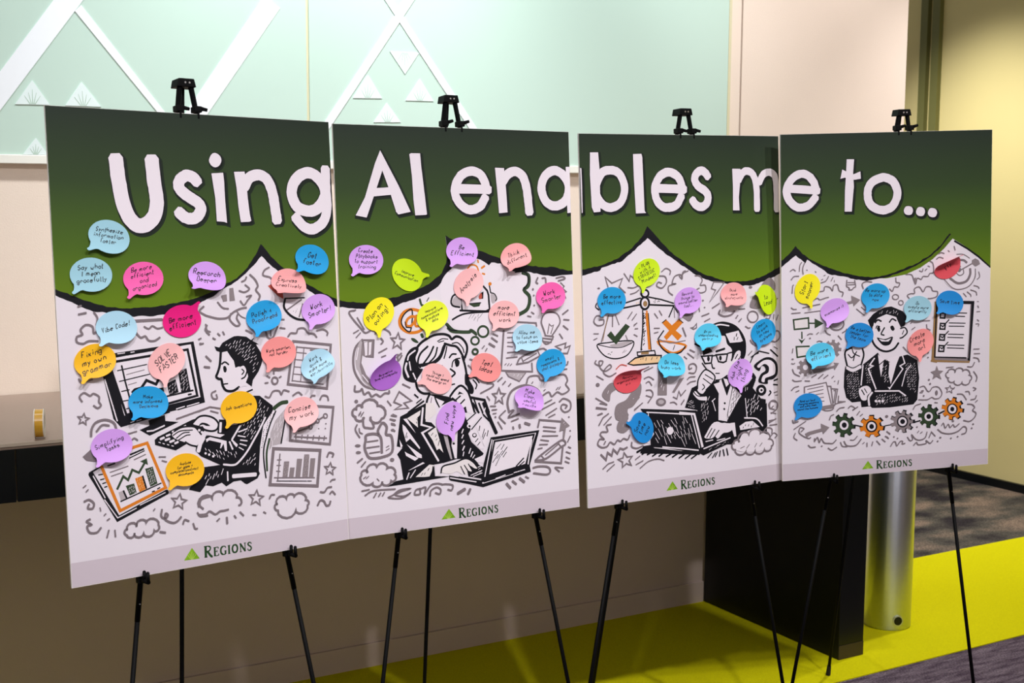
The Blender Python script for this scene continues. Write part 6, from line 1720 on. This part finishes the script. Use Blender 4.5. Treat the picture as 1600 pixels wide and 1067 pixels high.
def ribbon(p, w, closed, jit=0.0, cap=True):
    """flat band of width w round the polyline p: 2D verts and faces"""
    q = [p[0]]
    for a in p[1:]:
        if (a - q[-1]).length > 1e-6: q.append(a)
    if closed and len(q) > 2 and (q[0] - q[-1]).length < 1e-6: q.pop()
    k = len(q)
    if k < 2: return [], []
    vs, fs = [], []
    for i in range(k):
        a = q[i - 1] if (i > 0 or closed) else None
        c = q[(i + 1) % k] if (i < k - 1 or closed) else None
        d1 = (q[i] - a).normalized() if a is not None else None
        d2 = (c - q[i]).normalized() if c is not None else None
        if d1 is None: d1 = d2
        if d2 is None: d2 = d1
        n1 = Vector((-d1.y, d1.x)); n2 = Vector((-d2.y, d2.x))
        nn = n1 + n2
        if nn.length < 0.2: nn = n1.copy()
        nn.normalize()
        s = 1.0 / max(0.55, nn.dot(n1))
        h = w * 0.5 * s
        vs.append(q[i] + nn * (h + (rng.uniform(-jit, jit) if jit else 0)))
        vs.append(q[i] - nn * (h + (rng.uniform(-jit, jit) if jit else 0)))
    for i in range(k if closed else k - 1):
        j = (i + 1) % k
        fs.append((2 * i, 2 * i + 1, 2 * j + 1, 2 * j))
    if not closed and cap:
        for i, o2 in ((0, -1), (k - 1, 1)):
            a = q[1] if i == 0 else q[k - 2]
            d = (q[i] - a).normalized()
            nn = Vector((-d.y, d.x)) * w * 0.5
            b = len(vs)
            vs += [q[i] + nn, q[i] + nn * 0.6 + d * w * 0.28, q[i] - nn * 0.6 + d * w * 0.28, q[i] - nn]
            fs.append((b, b + 1, b + 2, b + 3))
    return vs, fs

def fill(p):
    return p, [tuple(t) for t in tessellate_polygon([[Vector((a.x, a.y, 0)) for a in p]])]

def inside(p, x, y):
    c = False
    k = len(p)
    j = k - 1
    for i in range(k):
        if (p[i].y > y) != (p[j].y > y) and x < (p[j].x - p[i].x) * (y - p[i].y) / (p[j].y - p[i].y) + p[i].x: c = not c
        j = i
    return c

def put(mb, vs, fs, z, m, clamp=True):
    if not fs: return
    out = []
    for v in vs:
        x, y = v.x, v.y
        if clamp:
            x = min(max(x, 0.0002), BW - 0.0002); y = min(max(y, 0.0002), BH - 0.0002)
        out.append((x, y, z))
    b = len(mb.v); k = mb.mi(m)
    mb.v += out
    for f in fs:
        a, c, e = out[f[0]], out[f[1]], out[f[2]]
        cr_ = (c[0] - a[0]) * (e[1] - a[1]) - (c[1] - a[1]) * (e[0] - a[0])
        g = f if cr_ >= 0 else tuple(reversed(f))
        mb.f.append([b + i for i in g]); mb.m.append(k)

def parse(line):
    t = line.split(' ')
    pts = [Vector((float(q.split(',')[0]), float(q.split(',')[1]))) * 0.00025 for q in t[2:]]
    return t[0][0], t[0][1], t[1], pts

def draw(mb, lines, z0, step=0.000004, grow=0.0, shift=(0, 0), override=None, jit=0.0):
    z = z0; last = None
    for ln in lines.split('\n'):
        col, ty, w, p = parse(ln)
        if shift != (0, 0): p = [a + Vector(shift) for a in p]
        key = (col, ty in 'fph')
        z += step
        m = INK[override or col]
        if ty in 'slcz':
            wd = max(float(w) * 0.001, 0.0008) + grow * 2
            q = catmull(p, ty == 'c') if ty in 'sc' else p
            vs, fs = ribbon(q, wd, ty in 'cz', jit)
            put(mb, vs, fs, z, m)
        elif ty in 'fp':
            q = catmull(p, True) if ty == 'p' else p
            vs, fs = fill(q)
            put(mb, vs, fs, z, m)
            if grow:
                vs, fs = ribbon(q, grow * 2, True)
                put(mb, vs, fs, z, m)
        elif ty == 'h':
            sp, ln_, ang, hw = [float(a) for a in w.split(',')]
            sp *= 0.001; ln_ *= 0.001; hw *= 0.001
            d = Vector((math.cos(math.radians(ang)), math.sin(math.radians(ang)))); nn = Vector((-d.y, d.x))
            c = sum(p, Vector((0, 0))) / len(p)
            R = max((a - c).length for a in p)
            ni = int(R / sp) + 1; nj = int(R / (ln_ * 1.35)) + 1
            for i in range(-ni, ni + 1):
                for j in range(-nj, nj + 1):
                    x = c + nn * (i * sp + rng.uniform(-.2, .2) * sp) + d * ((j + 0.5 * (i % 2) + rng.uniform(-.2, .2)) * ln_ * 1.35)
                    l2 = ln_ * rng.uniform(0.4, 1.05) * 0.5
                    dj = Matrix.Rotation(rng.uniform(-0.22, 0.22), 2) @ d
                    a = x - dj * l2; b = x + dj * l2
                    if inside(p, x.x, x.y) and inside(p, a.x, a.y) and inside(p, b.x, b.y):
                        vs, fs = ribbon([a, b], hw * rng.uniform(0.7, 1.1), False, 0, False)
                        put(mb, vs, fs, z, m)
    return z

# serif capitals of the footer lettering, unit height, drawn as strokes: (width, strokes)
SERIF = {
    'R': (0.78, ['0.17 .16,0 .16,1', '.07 .02,.035 .30,.035', '.07 .02,.965 .42,.965', '.1 .42,.95 .58,.88 .6,.74 .54,.6 .40,.52 .2,.52', '.15 .34,.5 .52,.22 .68,.03 .80,.03']),
    'E': (0.66, ['0.17 .16,0 .16,1', '.08 .02,.04 .58,.04 .61,.24', '.08 .02,.96 .56,.96 .58,.78', '.07 .16,.52 .42,.52', '.07 .43,.38 .43,.66']),
    'G': (0.80, ['.09 .68,.74 .66,.9 .48,.97 .34,.95', '.16 .36,.96 .16,.8 .1,.5 .16,.2 .36,.04', '.09 .36,.04 .52,.02 .68,.1', '.16 .66,.06 .66,.42', '.06 .52,.43 .78,.43']),
    'I': (0.36, ['0.17 .18,0 .18,1', '.07 .03,.035 .33,.035', '.07 .03,.965 .33,.965']),
    'O': (0.84, ['.16 .40,.95 .2,.84 .1,.5 .2,.16 .40,.05', '.16 .40,.95 .62,.84 .72,.5 .62,.16 .40,.05']),
    'N': (0.84, ['.09 .14,0 .14,.97', '.17 .12,.95 .70,.05', '.09 .70,0 .70,1', '.06 .02,.03 .28,.03', '.06 .02,.97 .2,.97', '.06 .56,.97 .84,.97']),
    'S': (0.60, ['.09 .50,.74 .46,.92 .30,.96', '.14 .32,.96 .14,.88 .12,.72 .26,.58 .42,.46 .50,.28 .40,.08 .24,.04', '.09 .26,.04 .10,.1 .06,.28']),
}

# ------------------------------------------------------------------ posters
POSTER_LABEL = [
    'foam poster with a man typing at a monitor, nearest and leftmost of the four',
    'foam poster with a thinking woman, a robot and a laptop, second from left',
    'foam poster with balance scales and a man in glasses, third from left',
    'foam poster with a smiling man in a suit and a row of gears, rightmost',
]
FR4 = []
for b in range(4):
    c, ux, uy, uz = [Vector(v) for v in BOARD_FRAMES[b]]
    mw = Matrix(((ux.x, uy.x, uz.x, c.x), (ux.y, uy.y, uz.y, c.y), (ux.z, uy.z, uz.z, c.z), (0, 0, 0, 1)))
    FR4.append(mw)
    mb = MB(); box(mb, (0, 0, -0.005), (BW, BH, 0.0), M['foam'])
    po = mb.build('poster_board', None, mw)
    tag(po, POSTER_LABEL[b], 'poster', 'posters on easels')
    mb = MB(); put(mb, [Vector((.0008, .0008)), Vector((BW - .0008, .0008)), Vector((BW - .0008, BH - .0008)), Vector((.0008, BH - .0008))], [(0, 1, 2, 3)], 0.00004, INK['paper'])
    mb.build('printed_sheet', po)
    fl, fr_ = FOOTER[b]
    mb = MB(); put(mb, [Vector((.0008, .0008)), Vector((BW - .0008, .0008)), Vector((BW - .0008, fr_ * .001)), Vector((.0008, fl * .001))], [(0, 1, 2, 3)], 0.00008, INK['F'])
    mb.build('printed_footer_band', po)
    mb = MB(); draw(mb, 'Af 0 ' + HEADER[b][0], 0.0001)
    mb.build('printed_green_header', po)
    mb = MB(); draw(mb, 'Kf 0 ' + HEADER[b][1], 0.00014)
    if b == 3: draw(mb, HEADER_EXTRA, 0.00014)
    mb.build('printed_wave_border', po)
    # motifs
    zi = 0.0002
    for bb, nm, lines in MOTIFS:
        if bb != b: continue
        mb = MB(); draw(mb, lines, zi)
        mo = mb.build(nm, po)
        if 'doodle' in nm: mo['kind'] = 'stuff'
        zi += 0.00002 + 0.000004 * (lines.count('\n') + 1)
    # headline letters with printed outline and drop shadow
    for bb, ch, lines in LETTERS:
        if bb != b: continue
        mb = MB()
        draw(mb, lines, 0.00015, 0.000003, grow=0.0042, shift=(0.0034, -0.0040), override='S')
        draw(mb, lines, 0.00017, 0.000003, grow=0.0022, shift=(0.0006, -0.0008), override='K', jit=0.0004)
        draw(mb, lines, 0.00019, 0.000003, jit=0.0005)
        mb.build('headline_letter', po)
    # footer logo
    A_, B_, C_, T0, T1 = [Vector(p) * 0.001 for p in LOGO[b]]
    mb = MB(); vs, fs = fill([A_, B_, C_]); put(mb, vs, fs, 0.00012, INK['L'])
    mid = (A_ + C_) / 2
    for j in (-2, -1, 0, 1, 2):
        a = mid + (C_ - A_) * (0.02 * j); e2 = mid + (C_ - A_) * (0.13 * j) + (B_ - mid) * (0.62 - 0.1 * abs(j))
        vs, fs = ribbon([a, e2], 0.0011, False, 0, False); put(mb, vs, fs, 0.00014, INK['l'])
    mb.build('printed_logo_triangle', po)
    mb = MB()
    word = 'REGIONS'
    hs = [1.0] + [0.78] * 6
    tot = sum(SERIF[c2][0] * h2 + 0.10 for c2, h2 in zip(word, hs))
    d = (T1 - T0); unit = d.length / tot; d.normalize(); nn = Vector((-d.y, d.x))
    x = 0.0
    for c2, h2 in zip(word, hs):
        for st in SERIF[c2][1]:
            w, *pp = st.split(' ')
            q = []
            for a in pp:
                px_, py_ = a.split(','); q.append(T0 + d * (x + float(px_) * h2) * unit + nn * float(py_) * h2 * unit)
            vs, fs = ribbon(catmull(q, False) if len(q) > 2 else q, float(w) * 1.3 * h2 * unit, False, 0, False)
            put(mb, vs, fs, 0.00012, INK['T'])
        x += SERIF[c2][0] * h2 + 0.10
    mb.build('printed_logo_lettering', po)

# ------------------------------------------------------------------ easels
EASEL_LABEL = [
    'black folding display easel under the poster of the man at a monitor',
    'black folding display easel under the poster of the thinking woman',
    'black folding display easel under the poster with balance scales',
    'black folding display easel under the poster with gears',
]
for b in range(4):
    A, FL, FRt, FB, hooks = EASELS[b]
    A = Vector(A); FL = Vector(FL); FRt = Vector(FRt); FB = Vector(FB)
    ux = FR4[b].col[0].to_3d(); uy = FR4[b].col[1].to_3d(); uz = FR4[b].col[2].to_3d(); c0 = FR4[b].col[3].to_3d()
    base = (FL + FRt + FB) / 3; base.z = 0.003
    ez = empty('display_easel', base)
    tag(ez, EASEL_LABEL[b], 'easel', 'easels holding the posters')
    def L(p): return Vector(p) - base
    zf = 0.0035
    def onto(a, f): return a + (f - a) * ((zf + 0.012 - a.z) / (f.z - a.z))
    tops = [A - ux * 0.011, A + ux * 0.011, A - uz * 0.016]
    feet = [FL, FRt, FB]
    names = ['front_leg', 'front_leg', 'back_leg']
    lefts = []
    for k in range(3):
        a = tops[k]; f = onto(a, feet[k])
        split = 0.62 if k < 2 else 0.60
        j = a + (f - a) * split
        mb = MB(); tube(mb, L(a), L(j), 0.0056, 0.0056, M['easel'])
        leg = mb.build(names[k], ez, smooth=True)
        mb = MB(); tube(mb, L(a + (f - a) * (split - 0.01)), L(f), 0.0049, 0.0049, M['easel'])
        mb.build('lower_tube', leg, smooth=True)
        mb = MB(); tube(mb, L(f + (a - f).normalized() * 0.022), L(f - (a - f).normalized() * 0.010), 0.0062, 0.0078, M['rubber'])
        mb.build('rubber_foot', leg)
        for tt in (split - 0.02, 0.545 if k < 2 else 0.56):
            q = a + (f - a) * tt
            mb = MB(); tube(mb, L(q + uz * 0.0050), L(q + uz * 0.0068), 0.0017, 0.0012, M['rivet'], 10)
            mb.build('rivet', leg)
        lefts.append((a, f))
    # head bracket: tapered channel with two rivets
    mb = MB()
    hw0, hw1, hh, hd = 0.0165, 0.0205, 0.0085, 0.012
    vs = []
    for yy, hw in ((-hh, hw1), (hh, hw0)):
        for xx, zz in ((-hw, -hd - 0.014), (hw, -hd - 0.014), (hw, hd - 0.003), (-hw, hd - 0.003)):
            vs.append(L(A + ux * xx + uy * yy + uz * zz))
    mb.add(vs, BOXF, M['easel'])
    hd_o = mb.build('head_bracket', ez, bevel=0.0015)
    for xx in (-0.0035, 0.0055):
        q = A + ux * xx + uz * (hd - 0.003)
        mb = MB(); tube(mb, L(q), L(q + uz * 0.0015), 0.0026, 0.0020, M['rivet'], 12)
        mb.build('rivet', hd_o)
    # clamps gripping the legs where the poster's top edge rests
    for k in range(2):
        a, f = lefts[k]
        top = c0 + uy * BH
        dl = (f - a).normalized()
        tpar = ((top + uy * 0.010) - a).dot(uy) / dl.dot(uy)
        q = a + dl * tpar
        mb = MB(); obox(mb, L(q + uz * 0.004), ux * 0.0082, uy * 0.0065, uz * 0.011, M['easel'])
        cl = mb.build('top_clamp', ez, bevel=0.002)
        mb = MB()
        tube(mb, L(q + ux * 0.006 + uz * 0.011 + uy * 0.002), L(q + ux * 0.019 + uz * 0.014 + uy * (0.006 if b % 2 else -0.001)), 0.0045, 0.0035, M['easel'], 10)
        mb.build('clamp_lever', cl, smooth=True)
        mb = MB()
        obox(mb, L(q + uz * 0.0125 - uy * 0.010), ux * 0.0022, uy * 0.009, uz * 0.0016, M['easel'])
        mb.build('clamp_tongue', cl, bevel=0.0008)
    # lower support hooks: arm under the poster with two upright pins in front
    for k in range(2):
        a, f = lefts[k]
        dl = (f - a).normalized()
        tpar = ((c0 - uy * 0.009) - a).dot(uy) / dl.dot(uy)
        q = a + dl * tpar
        mb = MB()
        e2 = q + uz * 0.040
        tube(mb, L(q - uz * 0.004), L(e2), 0.0048, 0.0044, M['easel'], 10)
        hk = mb.build('support_hook', ez, smooth=True)
        mb = MB(); obox(mb, L(q), ux * 0.0075, uy * 0.007, uz * 0.0075, M['easel'])
        mb.build('hook_collar', hk, bevel=0.0015)
        for dd in (0.021, 0.0385):
            mb = MB()
            w0 = q + uz * dd
            tube(mb, L(w0), L(w0 + uy * 0.0185), 0.0037, 0.0035, M['easel'], 10)
            tube(mb, L(w0 + uy * 0.0185), L(w0 + uy * 0.0208), 0.0035, 0.0016, M['easel'], 10)
            mb.build('hook_pin', hk, smooth=True)

# ------------------------------------------------------------------ sticky notes with handwriting
GL = {
'a': '452514132232434542', 'b': '1812;14254443322213', 'c': '4435251413223243', 'd': '4842;442514132243', 'e': '14444535251413223243',
'f': '48382722;1535', 'g': '45251413223243;4541302011', 'h': '1812;1425354442', 'i': '2522;2627', 'j': '3531201011;3637', 'k': '1812;4514;2442',
'l': '282232', 'm': '1512;14253532;34455552', 'n': '1512;1425354442', 'o': '251413223243443525', 'p': '1510;14253544433222', 'q': '4540;452514132243',
'r': '1512;14253544', 's': '443525143443322213', 't': '282232;1636', 'u': '1513223243;4542', 'v': '152245', 'w': '1522334255', 'x': '1542;4512',
'y': '1523;4510', 'z': '15451242',
'A': '123852;2444', 'B': '1812;184847351535444312', 'C': '47382817132243', 'D': '1812;183847433212', 'E': '48181242;1535', 'F': '481812;1535',
'G': '47382817132232434535', 'H': '1812;4842;1545', 'I': '2822', 'J': '38332213', 'K': '1812;4815;2542', 'L': '181242', 'M': '1218355852', 'N': '12184248',
'O': '281713223243473828', 'P': '1812;183847453515', 'R': '1812;183847453515;3542', 'S': '47382817164443322213', 'T': '1848;3832', 'U': '181322324348',
'V': '183248', 'W': '1822354258', 'Y': '183548;3532', 'Z': '18481242',
'!': '2824;2223', ',': '2311', '.': '2223', '+': '1444;3632', '&': '4217283714223244', '/': '1248', "'": '2827', '-': '1444',
}
RX, RY = 0.041, 0.033
def bubble(n=56):
    """outline of the speech-bubble note, tail at lower left"""
    out = []
    a0, a1 = math.radians(212), math.radians(242)
    for i in range(n):
        a = a1 + (2 * math.pi - (a1 - a0)) * i / (n - 1)
        out.append(Vector((RX * math.cos(a), RY * math.sin(a))))
    p1 = out[-1]; p0 = out[0]
    tip = Vector((-0.0375, -0.0365))
    for k in (0.35, 0.7): out.append(p1 + (tip + Vector((-.0008, .002)) - p1) * k + Vector((0.0016, 0)) * (1 - k))
    out += [tip + Vector((-0.0030, 0.0036)), tip + Vector((-0.0026, 0.0012)), tip + Vector((-0.0006, -0.0002)), tip + Vector((0.0026, 0.0000))]
    for k in (0.35, 0.7): out.append(tip + Vector((.002, 0)) + (p0 - tip - Vector((.002, 0))) * k + Vector((0, 0.0014)) * k)
    return out
OUTL = bubble()
TEXT_W = 0.0016
def make_note(b, u, v, rot, curl, colr, lines, ta, lab):
    ang = math.radians(rot)
    phi = math.radians(min(max(curl * 1.35 + 4, 2), 88))
    y0 = 0.012; full = y0 + 0.035
    Rb = full / phi
    def bend(p, lift):
        """flat note coordinates (adhesive edge up) to a point on the curled sheet"""
        L_ = y0 - p.y
        if L_ <= 0: return Vector((p.x, p.y, lift))
        t = L_ / Rb
        nz_ = Vector((0, math.sin(t), math.cos(t)))
        return Vector((p.x, y0 - Rb * math.sin(t), Rb * (1 - math.cos(t)))) + nz_ * lift
    mb = MB()
    rings = (1.0, 0.82, 0.62, 0.42, 0.2)
    k = len(OUTL)
    mtl = M['note ' + colr]
    for side, lift in ((0, 0.0), (1, 0.00022)):
        vs = [bend(p * r, lift) for r in rings for p in OUTL] + [bend(Vector((0, 0)), lift)]
        fs = []
        for j in range(len(rings) - 1):
            for i in range(k):
                q = (j * k + i, j * k + (i + 1) % k, (j + 1) * k + (i + 1) % k, (j + 1) * k + i)
                fs.append(q if side else q[::-1])
        c = len(rings) * k
        for i in range(k):
            q = ((len(rings) - 1) * k + i, (len(rings) - 1) * k + (i + 1) % k, c)
            fs.append(q if side else q[::-1])
        mb.add(vs, fs, mtl)
    rim = [bend(p, 0.0) for p in OUTL] + [bend(p, 0.00022) for p in OUTL]
    mb.add(rim, [(i, (i + 1) % k, k + (i + 1) % k, k + i) for i in range(k)], mtl)
    mw = FR4[b] @ Matrix.Translation((u * 0.001, v * 0.001, 0.0022)) @ Matrix.Rotation(ang, 4, 'Z')
    no = mb.build('sticky_note', None, mw, smooth=True)
    for f_ in no.data.polygons[len(no.data.polygons) - k:]: f_.use_smooth = False
    tag(no, lab, 'sticky note', 'sticky notes on the posters')
    
    # handwriting
    mb = MB()
    def adv(ch): return {' ': 3, 'i': 3, 'l': 3, 'I': 3, 'm': 6, 'w': 6, 'M': 6, 'W': 6, '!': 3, ',': 3, '.': 3, "'": 2.5, 't': 3.6, 'r': 4.2, 'f': 4}.get(ch, 4.35)
    wmax = max(sum(adv(c) for c in l) for l in lines)
    unit = min(0.00185, 0.060 / wmax, 0.046 / (len(lines) * 8.2))
    lh = unit * 8.4
    rel = math.radians(ta) - ang
    cs, sn = math.cos(rel), math.sin(rel)
    wst = max(0.00115, min(TEXT_W, unit * 0.95))
    slant = rng.uniform(0.05, 0.32)
    for li, l in enumerate(lines):
        tw = sum(adv(c) for c in l) * unit
        x = -tw / 2 + rng.uniform(-0.002, 0.002)
        yb = ((len(lines) - 1) / 2 - li) * lh - 3.2 * unit + (0.003 if abs(rot) < 60 else 0)
        for ch in l:
            if ch in GL:
                dx = rng.uniform(-.25, .25) * unit; dy = rng.uniform(-.6, .6) * unit
                for st in GL[ch].split(';'):
                    p = [Vector(((int(st[i]) - 1 + rng.uniform(-.3, .3)) * unit * 0.9, (int(st[i + 1]) - 2 + rng.uniform(-.3, .3)) * unit)) for i in range(0, len(st), 2)]
                    q = catmull(p, False, 3) if len(p) > 3 else p
                    vs, fs = ribbon(q, wst, False, 0, False)
                    pts = []
                    for a in vs:
                        X = x + dx + a.x + a.y * slant; Y = yb + dy + a.y
                        pts.append(bend(Vector((X * cs - Y * sn, X * sn + Y * cs)), 0.00034))
                    if fs: mb.add(pts, fs, INK['P'])
            x += adv(ch) * unit
    mb.build('handwriting', no)
for nrec in NOTES: make_note(*nrec)
